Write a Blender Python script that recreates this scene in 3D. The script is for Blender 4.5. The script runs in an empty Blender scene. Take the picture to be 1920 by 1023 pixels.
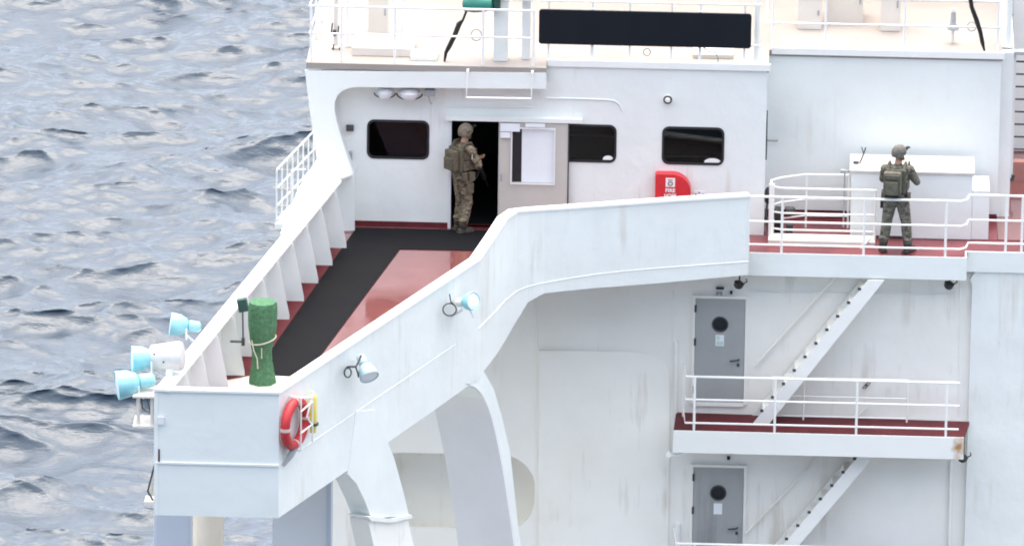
import bpy, bmesh, math, random
import numpy as np
from mathutils import Vector, Matrix, noise as mnoise

random.seed(7)
R = math.radians
scene = bpy.context.scene
col = scene.collection

# ------------------------------------------------------------------ camera
PITCH, YAW, ROLL = R(18.0), R(2.0), 0.013
DIST, SCALE = 140.0, 115.0            # metres to the bridge wall, photo pixels per metre there
TARGET = Vector((0, 0, -0.745))
FWD = Vector((-math.sin(YAW)*math.cos(PITCH), math.cos(YAW)*math.cos(PITCH), -math.sin(PITCH)))
r0 = FWD.cross(Vector((0, 0, 1))).normalized()
u0 = r0.cross(FWD)
RIGHT = r0*math.cos(ROLL) + u0*math.sin(ROLL)
UP = u0*math.cos(ROLL) - r0*math.sin(ROLL)
CAM = TARGET - FWD*DIST
FPX = SCALE*DIST
cam_d = bpy.data.cameras.new('camera')
cam = bpy.data.objects.new('camera', cam_d)
col.objects.link(cam)
cam.matrix_world = Matrix(((RIGHT.x, UP.x, -FWD.x, CAM.x), (RIGHT.y, UP.y, -FWD.y, CAM.y),
                           (RIGHT.z, UP.z, -FWD.z, CAM.z), (0, 0, 0, 1)))
cam_d.sensor_width = 36.0
cam_d.lens = 36.0*FPX/1920.0
cam_d.clip_start = 1.0
cam_d.clip_end = 20000.0
scene.camera = cam
scene.cycles.filter_width = 1.9

# ------------------------------------------------------------------ world, sun, exposure
SUN_EL, SUN_AZ = R(80), R(100)        # sun direction: elevation, azimuth in the XY plane (from +X)
sun_dir = Vector((math.cos(SUN_EL)*math.cos(SUN_AZ), math.cos(SUN_EL)*math.sin(SUN_AZ), math.sin(SUN_EL)))
world = bpy.data.worlds.new('World')
scene.world = world
world.use_nodes = True
wn = world.node_tree.nodes
wn.clear()
sky = wn.new('ShaderNodeTexSky')
sky.sky_type = 'NISHITA'
sky.sun_disc = False
sky.sun_elevation = SUN_EL
sky.sun_rotation = math.pi/2 - SUN_AZ
sky.air_density = 1.0
sky.dust_density = 6.5
sky.ozone_density = 1.0
bg = wn.new('ShaderNodeBackground')
bg.inputs['Strength'].default_value = 0.15
wo = wn.new('ShaderNodeOutputWorld')
world.node_tree.links.new(sky.outputs[0], bg.inputs[0])
world.node_tree.links.new(bg.outputs[0], wo.inputs[0])
sd = bpy.data.lights.new('sun', 'SUN')
sd.energy = 1.5
sd.angle = R(140)
sd.color = (1.0, 0.975, 0.93)
sun = bpy.data.objects.new('sun', sd)
col.objects.link(sun)
sun.rotation_euler = sun_dir.to_track_quat('Z', 'Y').to_euler()
vs = scene.view_settings
vs.view_transform = 'Standard'
vs.look = 'None'
vs.exposure = 1.36
vs.gamma = 1.0

# ------------------------------------------------------------------ helpers: a point of the place seen at a photo pixel
def ray(px, py):
    return (FWD + RIGHT*((px-960.0)/FPX) - UP*((py-511.5)/FPX)).normalized()
def on_y(px, py, y):
    d = ray(px, py); return CAM + d*((y-CAM.y)/d.y)
def on_z(px, py, z):
    d = ray(px, py); return CAM + d*((z-CAM.z)/d.z)
def on_plane(px, py, p, n):
    d = ray(px, py); return CAM + d*((p-CAM).dot(n)/d.dot(n))
def proj(p):
    v = Vector(p)-CAM; w = v.dot(FWD)
    return 960+FPX*v.dot(RIGHT)/w, 511.5-FPX*v.dot(UP)/w

# ------------------------------------------------------------------ materials
MATS = {}
def nd(nt, kind, **kw):
    n = nt.nodes.new(kind)
    for k, v in kw.items():
        if k.startswith('i_'):
            n.inputs[k[2:].replace('_', ' ')].default_value = v
        else:
            setattr(n, k, v)
    return n
def mat(name, colr, rough=0.5, metal=0.0, var=0.06, scale=3.0, bump=0.0, bscale=20.0, spec=0.5, coat=0.0,
        second=None, streak=None, emit=None):
    """base colour with large soft variation, optional vertical streaks of a second colour, optional relief"""
    m = bpy.data.materials.new(name); m.use_nodes = True
    nt = m.node_tree; L = nt.links
    b = nt.nodes['Principled BSDF']
    b.inputs['Roughness'].default_value = rough
    b.inputs['Metallic'].default_value = metal
    b.inputs['Specular IOR Level'].default_value = spec
    b.inputs['Coat Weight'].default_value = coat
    b.inputs['Coat Roughness'].default_value = 0.08
    geo = nd(nt, 'ShaderNodeNewGeometry')
    n1 = nd(nt, 'ShaderNodeTexNoise', i_Scale=scale, i_Detail=5.0, i_Roughness=0.6)
    L.new(geo.outputs['Position'], n1.inputs['Vector'])
    c1 = tuple(max(0, c*(1-var)) for c in colr)+(1,)
    c2 = tuple(min(1, c*(1+var)) for c in colr)+(1,)
    if second: c1 = tuple(second)+(1,)
    mx = nd(nt, 'ShaderNodeMix', data_type='RGBA')
    mr = nd(nt, 'ShaderNodeMapRange', i_From_Min=0.3, i_From_Max=0.7)
    L.new(n1.outputs['Fac'], mr.inputs['Value'])
    L.new(mr.outputs[0], mx.inputs['Factor'])
    mx.inputs['A'].default_value = c1; mx.inputs['B'].default_value = c2
    out = mx.outputs['Result']
    if streak:
        sc, sa, sb = streak
        mp = nd(nt, 'ShaderNodeMapping'); mp.inputs['Scale'].default_value = (5.0, 5.0, 0.35)
        L.new(geo.outputs['Position'], mp.inputs['Vector'])
        n2 = nd(nt, 'ShaderNodeTexNoise', i_Scale=1.3, i_Detail=6.0, i_Roughness=0.65)
        L.new(mp.outputs[0], n2.inputs['Vector'])
        n3 = nd(nt, 'ShaderNodeTexNoise', i_Scale=0.7, i_Detail=3.0)
        L.new(geo.outputs['Position'], n3.inputs['Vector'])
        mu = nd(nt, 'ShaderNodeMath', operation='MULTIPLY')
        L.new(n2.outputs['Fac'], mu.inputs[0]); L.new(n3.outputs['Fac'], mu.inputs[1])
        m2 = nd(nt, 'ShaderNodeMapRange', i_From_Min=sa, i_From_Max=sb)
        L.new(mu.outputs[0], m2.inputs['Value'])
        mx2 = nd(nt, 'ShaderNodeMix', data_type='RGBA')
        L.new(m2.outputs[0], mx2.inputs['Factor'])
        L.new(out, mx2.inputs['A']); mx2.inputs['B'].default_value = tuple(sc)+(1,)
        out = mx2.outputs['Result']
    L.new(out, b.inputs['Base Color'])
    if bump:
        nb = nd(nt, 'ShaderNodeTexNoise', i_Scale=bscale, i_Detail=4.0)
        L.new(geo.outputs['Position'], nb.inputs['Vector'])
        bp = nd(nt, 'ShaderNodeBump', i_Strength=1.0, i_Distance=bump)
        L.new(nb.outputs['Fac'], bp.inputs['Height'])
        L.new(bp.outputs[0], b.inputs['Normal'])
    if emit:
        b.inputs['Emission Color'].default_value = tuple(emit[:3])+(1,)
        b.inputs['Emission Strength'].default_value = emit[3]
    MATS[name] = m
    return m

mat('white', (0.79, 0.825, 0.80), 0.38, var=0.02, scale=0.8, second=(0.745, 0.765, 0.735), bump=0.03, bscale=1.5, streak=((0.60, 0.56, 0.49), 0.30, 0.52))
mat('white_clean', (0.785, 0.825, 0.80), 0.38, var=0.02, scale=0.9, second=(0.755, 0.785, 0.76), bump=0.02, bscale=1.6, streak=((0.68, 0.66, 0.60), 0.38, 0.62))
mat('white_house', (0.90, 0.90, 0.85), 0.45, var=0.02, scale=0.55, second=(0.84, 0.82, 0.75), bump=0.03, bscale=1.3, streak=((0.55, 0.50, 0.42), 0.31, 0.55))
mat('white_rail', (0.84, 0.845, 0.81), 0.4, var=0.03)
mat('cream', (0.70, 0.67, 0.61), 0.5, var=0.05, scale=1.2, bump=0.004, bscale=5, second=(0.68, 0.63, 0.57))
mat('roof_deck', (0.315, 0.295, 0.268), 0.6, var=0.05, scale=1.1, bump=0.003, bscale=8, second=(0.305, 0.265, 0.235))
mat('red_walk', (0.19, 0.045, 0.05), 0.3, var=0.25, scale=1.5, second=(0.12, 0.03, 0.036), bump=0.001, bscale=14)
mat('cream_post', (0.72, 0.66, 0.55), 0.5, var=0.08, scale=2.0, streak=((0.5, 0.42, 0.3), 0.26, 0.45))
mat('grey_paint_and_shade', (0.76, 0.765, 0.78), 0.5, var=0.04, scale=1.0, bump=0.006, bscale=2)  # grey fittings, and the shade put into the wing support faces
mat('deck_grey', (0.33, 0.34, 0.32), 0.6, var=0.1, scale=0.5)  # unseen hull deck, grey lightened to bounce light up onto the house
mat('drum_grey', (0.58, 0.59, 0.58), 0.45, var=0.08, scale=6)
mat('blue_grey', (0.55, 0.60, 0.68), 0.5, var=0.04, scale=1.0)
mat('red_deck', (0.205, 0.075, 0.07), 0.12, var=0.06, scale=0.9, bump=0.0008, bscale=9, second=(0.17, 0.065, 0.062), coat=0.9)
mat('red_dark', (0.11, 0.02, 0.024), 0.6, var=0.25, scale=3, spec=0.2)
mat('mat_black', (0.009, 0.010, 0.012), 0.85, spec=0.05, var=0.3, scale=1.6, second=(0.014, 0.014, 0.015), bump=0.004, bscale=60)
mat('door_grey', (0.37, 0.38, 0.37), 0.45, var=0.05, scale=2, streak=((0.2, 0.2, 0.2), 0.3, 0.6))
mat('door_beige', (0.53, 0.51, 0.46), 0.5, var=0.04, scale=2)
mat('black', (0.008, 0.009, 0.012), 0.45, var=0.2)
mat('board_black', (0.007, 0.010, 0.015), 0.6, spec=0.2, var=0.12, scale=1.5)
mat('dark_metal', (0.05, 0.052, 0.058), 0.45, var=0.25, scale=8)
mat('grey_metal', (0.35, 0.37, 0.38), 0.4, var=0.15, scale=5)
mat('interior', (0.007, 0.008, 0.010), 0.6, var=0.3, scale=2)  # near-black colour holds the shade of the unlit wheelhouse
mat('rubber', (0.015, 0.015, 0.017), 0.6)
mat('cyan', (0.27, 0.58, 0.64), 0.4, var=0.08, scale=6)
mat('teal_grey', (0.36, 0.50, 0.56), 0.4, var=0.08, scale=6)
mat('canvas_green', (0.095, 0.21, 0.115), 0.9, var=0.15, scale=22, second=(0.06, 0.145, 0.075), bump=0.02, bscale=16, spec=0.1)
mat('green_dark', (0.012, 0.06, 0.045), 0.5, var=0.2)
mat('green_teal', (0.02, 0.17, 0.13), 0.5, var=0.2)
mat('rope', (0.55, 0.56, 0.42), 0.8, var=0.15, scale=40)
mat('red_paint', (0.60, 0.02, 0.03), 0.4, var=0.12, scale=5)
mat('red_buoy', (0.50, 0.028, 0.034), 0.5, var=0.12, scale=6)
mat('band_grey', (0.58, 0.50, 0.46), 0.5)
mat('buoy_white', (0.82, 0.80, 0.76), 0.5)
mat('yellow', (0.72, 0.62, 0.05), 0.45, var=0.1, scale=8, second=(0.70, 0.64, 0.22))
mat('paper', (0.78, 0.82, 0.84), 0.6, var=0.04)
mat('print_white', (0.85, 0.82, 0.80), 0.5, var=0.0)
mat('sign_green', (0.55, 0.66, 0.60), 0.5, var=0.1, scale=25)
mat('rust', (0.30, 0.12, 0.04), 0.8, var=0.35, scale=9)
mat('rust_casing', (0.42, 0.20, 0.17), 0.5, var=0.15, scale=2)
mat('skin', (0.42, 0.24, 0.16), 0.55, var=0.06, scale=20)
mat('boot', (0.045, 0.036, 0.028), 0.7, var=0.3, scale=20)
mat('webbing', (0.10, 0.085, 0.055), 0.8, var=0.35, scale=18, bump=0.006, bscale=40)
mat('webbing_grey', (0.105, 0.10, 0.075), 0.8, var=0.35, scale=18, bump=0.006, bscale=40)
mat('helmet', (0.17, 0.14, 0.10), 0.7, var=0.35, scale=16)
mat('helmet_grey', (0.14, 0.135, 0.115), 0.7, var=0.35, scale=16)
mat('patch', (0.55, 0.52, 0.46), 0.7)
mat('gun', (0.02, 0.02, 0.02), 0.45)

def camo(name, cols, scale):
    m = bpy.data.materials.new(name); m.use_nodes = True
    nt = m.node_tree; L = nt.links; b = nt.nodes['Principled BSDF']
    b.inputs['Roughness'].default_value = 0.85
    b.inputs['Specular IOR Level'].default_value = 0.2
    tc = nd(nt, 'ShaderNodeTexCoord')
    mp = nd(nt, 'ShaderNodeMapping'); mp.inputs['Scale'].default_value = (1, 1, 1.7)
    L.new(tc.outputs['Object'], mp.inputs['Vector'])
    n = nd(nt, 'ShaderNodeTexNoise', i_Scale=scale, i_Detail=3.0, i_Roughness=0.55, i_Distortion=0.4)
    L.new(mp.outputs[0], n.inputs['Vector'])
    cr = nd(nt, 'ShaderNodeValToRGB'); cr.color_ramp.interpolation = 'CONSTANT'
    e = cr.color_ramp.elements
    pos = [0.0, 0.42, 0.50, 0.57, 0.63]
    while len(e) < len(cols): e.new(0.5)
    for i, c in enumerate(cols):
        e[i].position = pos[i]; e[i].color = tuple(c)+(1,)
    L.new(n.outputs['Fac'], cr.inputs['Fac'])
    L.new(cr.outputs[0], b.inputs['Base Color'])
    mp2 = nd(nt, 'ShaderNodeMapping'); mp2.inputs['Scale'].default_value = (1, 1, 2.6)
    L.new(tc.outputs['Object'], mp2.inputs['Vector'])
    nb = nd(nt, 'ShaderNodeTexNoise', i_Scale=11.0, i_Detail=3.0)
    L.new(mp2.outputs[0], nb.inputs['Vector'])
    bp = nd(nt, 'ShaderNodeBump', i_Strength=1.0, i_Distance=0.035)
    L.new(nb.outputs['Fac'], bp.inputs['Height']); L.new(bp.outputs[0], b.inputs['Normal'])
    MATS[name] = m
camo('camo_tan', [(0.07, 0.05, 0.035), (0.15, 0.115, 0.075), (0.24, 0.20, 0.14), (0.12, 0.12, 0.075), (0.30, 0.26, 0.20)], 11.0)
camo('camo_grey', [(0.07, 0.065, 0.052), (0.135, 0.128, 0.10), (0.19, 0.185, 0.155), (0.12, 0.125, 0.095), (0.24, 0.235, 0.20)], 11.0)

def glass_mat():
    m = bpy.data.materials.new('window_glass'); m.use_nodes = True
    nt = m.node_tree; nt.nodes.remove(nt.nodes['Principled BSDF']); L = nt.links
    o = nt.nodes['Material Output']
    tr = nd(nt, 'ShaderNodeBsdfTransparent'); tr.inputs[0].default_value = (0.42, 0.46, 0.50, 1)
    gl = nd(nt, 'ShaderNodeBsdfGlossy'); gl.inputs['Roughness'].default_value = 0.03
    fr = nd(nt, 'ShaderNodeFresnel', i_IOR=1.35)
    mx = nd(nt, 'ShaderNodeMixShader')
    L.new(fr.outputs[0], mx.inputs[0]); L.new(tr.outputs[0], mx.inputs[1]); L.new(gl.outputs[0], mx.inputs[2])
    L.new(mx.outputs[0], o.inputs[0])
    MATS['glass'] = m
glass_mat()

def sea_mat():
    m = bpy.data.materials.new('sea_water'); m.use_nodes = True
    nt = m.node_tree; L = nt.links; b = nt.nodes['Principled BSDF']
    geo = nd(nt, 'ShaderNodeNewGeometry')
    b.inputs['Base Color'].default_value = (0.038, 0.058, 0.080, 1)
    b.inputs['Roughness'].default_value = 0.10
    b.inputs['IOR'].default_value = 1.34
    b.inputs['Specular Tint'].default_value = (0.76, 0.90, 1.0, 1)
    b.inputs['Coat Weight'].default_value = 0.5
    b.inputs['Coat Roughness'].default_value = 0.06
    b.inputs['Coat IOR'].default_value = 1.5
    mp = nd(nt, 'ShaderNodeMapping'); mp.inputs['Scale'].default_value = (0.8, 2.2, 1.0)
    mp.inputs['Rotation'].default_value = (0, 0, R(6))
    L.new(geo.outputs['Position'], mp.inputs['Vector'])
    n1 = nd(nt, 'ShaderNodeTexNoise', i_Scale=2.4, i_Detail=7.0, i_Roughness=0.6)
    L.new(mp.outputs[0], n1.inputs['Vector'])
    bp = nd(nt, 'ShaderNodeBump', i_Strength=1.0, i_Distance=0.045)
    L.new(n1.outputs['Fac'], bp.inputs['Height'])
    L.new(bp.outputs[0], b.inputs['Normal'])
    L.new(bp.outputs[0], b.inputs['Coat Normal'])
    MATS['sea'] = m
sea_mat()

def wet(name, lo, hi, scale):
    nt = MATS[name].node_tree; b = nt.nodes['Principled BSDF']
    geo = nd(nt, 'ShaderNodeNewGeometry'); n = nd(nt, 'ShaderNodeTexNoise', i_Scale=scale, i_Detail=4.0)
    mr = nd(nt, 'ShaderNodeMapRange', i_From_Min=0.42, i_From_Max=0.6, i_To_Min=lo, i_To_Max=hi)
    nt.links.new(geo.outputs['Position'], n.inputs['Vector']); nt.links.new(n.outputs['Fac'], mr.inputs['Value'])
    nt.links.new(mr.outputs[0], b.inputs['Roughness']); nt.links.new(mr.outputs[0], b.inputs['Coat Roughness'])
wet('red_deck', 0.04, 0.22, 0.8)

# ------------------------------------------------------------------ object helpers
def tag(o, label=None, cat=None, group=None, kind=None):
    if label: o['label'] = label
    if cat: o['category'] = cat
    if group: o['group'] = group
    if kind: o['kind'] = kind
    return o
def thing(name, loc, label, cat, group=None):
    o = bpy.data.objects.new(name, None)
    o.empty_display_size = 0.2
    col.objects.link(o); o.location = loc
    return tag(o, label, cat, group)
def wloc(o):
    v = Vector((0, 0, 0))
    while o: v += o.location; o = o.parent
    return v
def link_mesh(name, me, m, parent=None, smooth=False, base=None):
    """me holds world coordinates; the object's origin is the parent's place (or base)"""
    off = wloc(parent) if parent else (Vector(base) if base is not None else Vector((0, 0, 0)))
    if off.length: me.transform(Matrix.Translation(-off))
    o = bpy.data.objects.new(name, me)
    col.objects.link(o)
    if parent: o.parent = parent
    else: o.location = off
    if m is not None:
        me.materials.append(MATS[m])
    if smooth:
        me.shade_smooth() if hasattr(me, 'shade_smooth') else None
    return o

class MB:
    def __init__(s): s.v = []; s.f = []
    def add(s, vs, fs):
        n = len(s.v); s.v += [tuple(v) for v in vs]; s.f += [tuple(i+n for i in f) for f in fs]; return s
    def box(s, lo, hi, M=None):
        x0, y0, z0 = lo; x1, y1, z1 = hi
        vs = [Vector(p) for p in ((x0,y0,z0),(x1,y0,z0),(x1,y1,z0),(x0,y1,z0),(x0,y0,z1),(x1,y0,z1),(x1,y1,z1),(x0,y1,z1))]
        if M: vs = [M @ v for v in vs]
        return s.add(vs, [(0,3,2,1),(4,5,6,7),(0,1,5,4),(1,2,6,5),(2,3,7,6),(3,0,4,7)])
    def cbox(s, c, size, M=None):
        c = Vector(c); h = Vector(size)*0.5
        if M:
            return s.box(-h, h, Matrix.Translation(c) @ M)
        return s.box(c-h, c+h)
    def prism(s, poly, vec):
        """closed polygon of 3D points swept along vec"""
        n = len(poly); vec = Vector(vec); poly = [Vector(p) for p in poly]
        vs = poly+[p+vec for p in poly]
        return s.add(vs, [tuple(range(n))[::-1], tuple(range(n, 2*n))]+[(i, (i+1) % n, n+(i+1) % n, n+i) for i in range(n)])
    def tube(s, pts, r, seg=8, closed=False):
        pts = [Vector(p) for p in pts]; n = len(pts)
        rs = r if isinstance(r, (list, tuple)) else [r]*n
        t0 = (pts[1]-pts[0]).normalized()
        a = Vector((0, 0, 1)) if abs(t0.z) < 0.9 else Vector((1, 0, 0))
        u = t0.cross(a).normalized()
        vs = []
        for i, p in enumerate(pts):
            if closed: t = (pts[(i+1) % n]-pts[i-1]).normalized()
            else: t = (pts[min(i+1, n-1)]-pts[max(i-1, 0)]).normalized()
            u = (u-t*u.dot(t)).normalized(); w = t.cross(u)
            for k in range(seg):
                an = 2*math.pi*k/seg
                vs.append(p+(u*math.cos(an)+w*math.sin(an))*rs[i])
        fs = []
        m = n if closed else n-1
        for i in range(m):
            for k in range(seg):
                j = (i+1) % n
                fs.append((i*seg+k, i*seg+(k+1) % seg, j*seg+(k+1) % seg, j*seg+k))
        if not closed:
            fs.append(tuple(range(seg))[::-1]); fs.append(tuple((n-1)*seg+k for k in range(seg)))
        return s.add(vs, fs)
    def lathe(s, prof, origin, axis, seg=20, wob=None):
        """prof: list of (distance along axis, radius)"""
        o = Vector(origin); ax = Vector(axis).normalized()
        a = Vector((0, 0, 1)) if abs(ax.z) < 0.9 else Vector((1, 0, 0))
        u = ax.cross(a).normalized(); w = ax.cross(u)
        vs = []
        for i, (d, r) in enumerate(prof):
            for k in range(seg):
                an = 2*math.pi*k/seg
                rr = r*(wob(an, i/(len(prof)-1)) if wob else 1)
                vs.append(o+ax*d+(u*math.cos(an)+w*math.sin(an))*rr)
        fs = []
        for i in range(len(prof)-1):
            for k in range(seg):
                fs.append((i*seg+k, i*seg+(k+1) % seg, (i+1)*seg+(k+1) % seg, (i+1)*seg+k))
        fs.append(tuple(range(seg))[::-1]); n = len(prof)
        fs.append(tuple((n-1)*seg+k for k in range(seg)))
        return s.add(vs, fs)
    def ellipsoid(s, c, rad, seg=12, rings=8, M=None):
        c = Vector(c); vs = []; fs = []
        for i in range(rings+1):
            th = math.pi*i/rings
            for k in range(seg):
                ph = 2*math.pi*k/seg
                p = Vector((rad[0]*math.sin(th)*math.cos(ph), rad[1]*math.sin(th)*math.sin(ph), rad[2]*math.cos(th)))
                if M: p = M @ p
                vs.append(c+p)
        for i in range(rings):
            for k in range(seg):
                fs.append((i*seg+k, (i+1)*seg+k, (i+1)*seg+(k+1) % seg, i*seg+(k+1) % seg))
        return s.add(vs, fs)
    def build(s, name, m, parent=None, smooth=False, base=None, bevel=0.0):
        me = bpy.data.meshes.new(name)
        me.from_pydata(s.v, [], s.f)
        bm = bmesh.new(); bm.from_mesh(me)
        bmesh.ops.remove_doubles(bm, verts=bm.verts, dist=1e-5)
        bmesh.ops.recalc_face_normals(bm, faces=bm.faces)
        if bevel:
            es = [e for e in bm.edges if len(e.link_faces) == 2 and e.calc_face_angle(0) > 0.5]
            bmesh.ops.bevel(bm, geom=es, offset=bevel, segments=2, affect='EDGES', profile=0.7)
        bm.to_mesh(me); bm.free()
        o = link_mesh(name, me, m, parent, base=base)
        if smooth:
            me.polygons.foreach_set('use_smooth', [True]*len(me.polygons))
            try:
                bpy_smooth_by_angle(me, 0.7)
            except Exception:
                pass
        return o
def bpy_smooth_by_angle(me, ang):
    bm = bmesh.new(); bm.from_mesh(me)
    for e in bm.edges:
        e.smooth = not (len(e.link_faces) == 2 and e.calc_face_angle(0) > ang)
    bm.to_mesh(me); bm.free()

def rrect(x0, y0, x1, y1, r, n=5):
    out = []
    for cx, cy, a0 in ((x1-r, y1-r, 0), (x0+r, y1-r, 90), (x0+r, y0+r, 180), (x1-r, y0+r, 270)):
        for i in range(n+1):
            a = R(a0+90*i/n); out.append((cx+r*math.cos(a), cy+r*math.sin(a)))
    return out

def plate(name, outer, holes, origin, U, V, thick, m, parent=None, base=None):
    """flat plate with openings: outline and holes in (u, v) metres about origin; thick towards -U x V"""
    cu = bpy.data.curves.new('tmp', 'CURVE'); cu.dimensions = '2D'; cu.fill_mode = 'BOTH'
    cu.extrude = thick/2
    for poly in [outer]+list(holes):
        sp = cu.splines.new('POLY'); sp.points.add(len(poly)-1)
        for p, q in zip(sp.points, poly): p.co = (q[0], q[1], 0, 1)
        sp.use_cyclic_u = True
    o = bpy.data.objects.new('tmp', cu); col.objects.link(o)
    dg = bpy.context.evaluated_depsgraph_get()
    me = bpy.data.meshes.new_from_object(o.evaluated_get(dg))
    bpy.data.objects.remove(o); bpy.data.curves.remove(cu)
    me.materials.clear()
    U = Vector(U).normalized(); V = Vector(V).normalized(); N = U.cross(V)
    origin = Vector(origin)-N*thick/2
    M = Matrix(((U.x, V.x, N.x, origin.x), (U.y, V.y, N.y, origin.y), (U.z, V.z, N.z, origin.z), (0, 0, 0, 1)))
    me.transform(M)
    me.name = name
    for p in me.polygons: p.use_smooth = False
    return link_mesh(name, me, m, parent, base=base)

def yplate(name, outer_px, holes_px, y, thick, m, parent=None, base=None):
    """plate facing the camera side (-Y) on the plane y, outline given by photo pixels"""
    f = lambda q: (on_y(q[0], q[1], y).x, on_y(q[0], q[1], y).z)
    return plate(name, [f(q) for q in outer_px], [[f(q) for q in h] for h in holes_px],
                 (0, y, 0), (1, 0, 0), (0, 0, 1), thick, m, parent, base)

def ribbon(pts, t_in):
    """wall along plan points (x, y, zbottom, ztop); t_in = thickness towards the left of travel"""
    n = len(pts); mb = MB(); vs = []
    for i, (x, y, zb, zt) in enumerate(pts):
        a = Vector(pts[max(i-1, 0)][:2]); b = Vector(pts[min(i+1, n-1)][:2])
        d = (b-a).normalized(); nn = Vector((-d.y, d.x))*t_in
        vs += [(x, y, zb), (x, y, zt), (x+nn.x, y+nn.y, zt), (x+nn.x, y+nn.y, zb)]
    fs = []
    for i in range(n-1):
        for k in range(4):
            fs.append((i*4+k, i*4+(k+1) % 4, (i+1)*4+(k+1) % 4, (i+1)*4+k))
    fs += [(0, 1, 2, 3), tuple((n-1)*4+k for k in (3, 2, 1, 0))]
    return mb.add(vs, fs)

def lerp_table(tab, x):
    tab = sorted(tab)
    if x <= tab[0][0]: return tab[0][1]
    for (a, b), (c, d) in zip(tab, tab[1:]):
        if x <= c: return b+(d-b)*(x-a)/(c-a)
    return tab[-1][1]

# ------------------------------------------------------------------ SEA (wind sea from a wave spectrum, periodic tile)
SEA_Z = -28.0
def make_sea():
    N, Ls = 720, 66.0
    rng = np.random.default_rng(11)
    k1 = np.fft.fftfreq(N, d=Ls/N)*2*np.pi
    kx, ky = np.meshgrid(k1, k1, indexing='xy')
    k = np.hypot(kx, ky); k[0, 0] = 1e-6
    g = 9.81
    h = np.zeros((N, N), complex)
    for V, ang, amp, l, pw in ((5.8, R(80), 1.0, 0.10, 3), (3.4, R(102), 0.58, 0.06, 4), (1.9, R(82), 0.19, 0.04, 4), (1.1, R(94), 0.05, 0.03, 3)):
        Lw = V*V/g
        cosf = (kx*math.cos(ang)+ky*math.sin(ang))/k
        P = np.exp(-1/(k*Lw)**2)/k**4*np.abs(cosf)**(2*pw)*np.exp(-(k*l)**2)
        P[0, 0] = 0
        s = np.sqrt(P)*(rng.normal(size=(N, N))+1j*rng.normal(size=(N, N)))
        rms = np.std(np.real(np.fft.ifft2(s)))
        h += s/rms*amp
    z = np.real(np.fft.ifft2(h)); sc = 0.285/np.std(z)
    z = z*sc
    dx = np.real(np.fft.ifft2(-1j*kx/k*h))*sc; dy = np.real(np.fft.ifft2(-1j*ky/k*h))*sc
    lam = 1.15
    step = Ls/N
    ii = np.arange(N+1) % N
    gx, gy = np.meshgrid(np.arange(N+1)*step, np.arange(N+1)*step, indexing='xy')
    zz = z[np.ix_(ii, ii)]
    X = gx-lam*dx[np.ix_(ii, ii)]; Yv = gy-lam*dy[np.ix_(ii, ii)]
    co = np.stack([X-Ls/2, Yv-Ls/2, zz], -1).reshape(-1, 3).astype(np.float32)
    idx = np.arange((N+1)*(N+1)).reshape(N+1, N+1)
    f = np.stack([idx[:-1, :-1], idx[:-1, 1:], idx[1:, 1:], idx[1:, :-1]], -1).reshape(-1, 4)
    me = bpy.data.meshes.new('sea')
    me.vertices.add(len(co)); me.vertices.foreach_set('co', co.ravel())
    me.loops.add(f.size); me.loops.foreach_set('vertex_index', f.ravel().astype(np.int32))
    me.polygons.add(len(f)); me.polygons.foreach_set('loop_start', np.arange(0, f.size, 4, dtype=np.int32))
    me.polygons.foreach_set('use_smooth', np.ones(len(f), bool))
    me.update(); me.validate()
    me.materials.append(MATS['sea'])
    cx, cy = -14.0, 78.0
    for i in (-1, 0, 1):
        for j in (-1, 0, 1):
            o = bpy.data.objects.new('sea', me); col.objects.link(o)
            o.location = (cx+i*Ls, cy+j*Ls, SEA_Z)
            tag(o, kind='structure')
    # calm-looking far water out to the horizon, around the modelled tiles
    a = 1.5*Ls; B = 9000.0
    mb = MB()
    for lo, hi in (((-B, -B), (B, cy-a)), ((-B, cy+a), (B, B)), ((-B, cy-a), (cx-a, cy+a)), ((cx+a, cy-a), (B, cy+a))):
        mb.add([(lo[0], lo[1], SEA_Z), (hi[0], lo[1], SEA_Z), (hi[0], hi[1], SEA_Z), (lo[0], hi[1], SEA_Z)], [(0, 1, 2, 3)])
    tag(mb.build('sea', 'sea'), kind='structure')
make_sea()

# ------------------------------------------------------------------ HULL far below the frame
hull = MB()
hull.box((-120, -13, -34), (70, 22, -16))
tag(hull.build('ship_hull', 'deck_grey'), kind='structure')

# ------------------------------------------------------------------ WING PLAN
YW = -0.5                                      # side wall of the house below the bridge
seam_px = [(1404, 490), (1320, 496), (1240, 502), (1170, 508), (1110, 515), (1060, 523), (1020, 530), (990, 537), (968, 546),
           (948, 562), (930, 582), (897, 616)]
top_tab = [(1420, 369), (1395, 370), (1250, 379), (1100, 390), (990, 397), (965, 399), (955, 405), (940, 427), (925, 452), (905, 485),
           (870, 508), (800, 553), (700, 618), (600, 683), (522, 737)]
bot_tab = [(1420, 514), (1404, 515), (1240, 530), (1100, 541), (1005, 551), (990, 566), (975, 589), (960, 617), (940, 650), (915, 688), (893, 713)]
aft = []
for px, py in seam_px:
    p = on_z(px, py, 0.0)
    def solve(tab):
        z = 0.0
        for _ in range(12):
            q = Vector((p.x, p.y, z)); x, y = proj(q); z += (y-lerp_table(tab, x))/109.0
        return z
    aft.append((p.x, p.y, solve(bot_tab), solve(top_tab)))
WTOP = aft[-1][3]
E_aft = on_z(523, 738, WTOP)
a0 = Vector(aft[-1][:2]); a1 = Vector((E_aft.x, E_aft.y))
WBOT = -0.85
aft_straight = [(a0.x+(a1.x-a0.x)*t, a0.y+(a1.y-a0.y)*t, aft[-1][2]+(WBOT-aft[-1][2])*min(1, t*4), WTOP) for t in (0.12, 0.25, 0.4, 0.6, 0.8, 1.0)]
aft_all = aft+aft_straight
E_fore = on_z(296, 733, WTOP)
F_wall = on_z(619, 341, WTOP)
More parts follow.
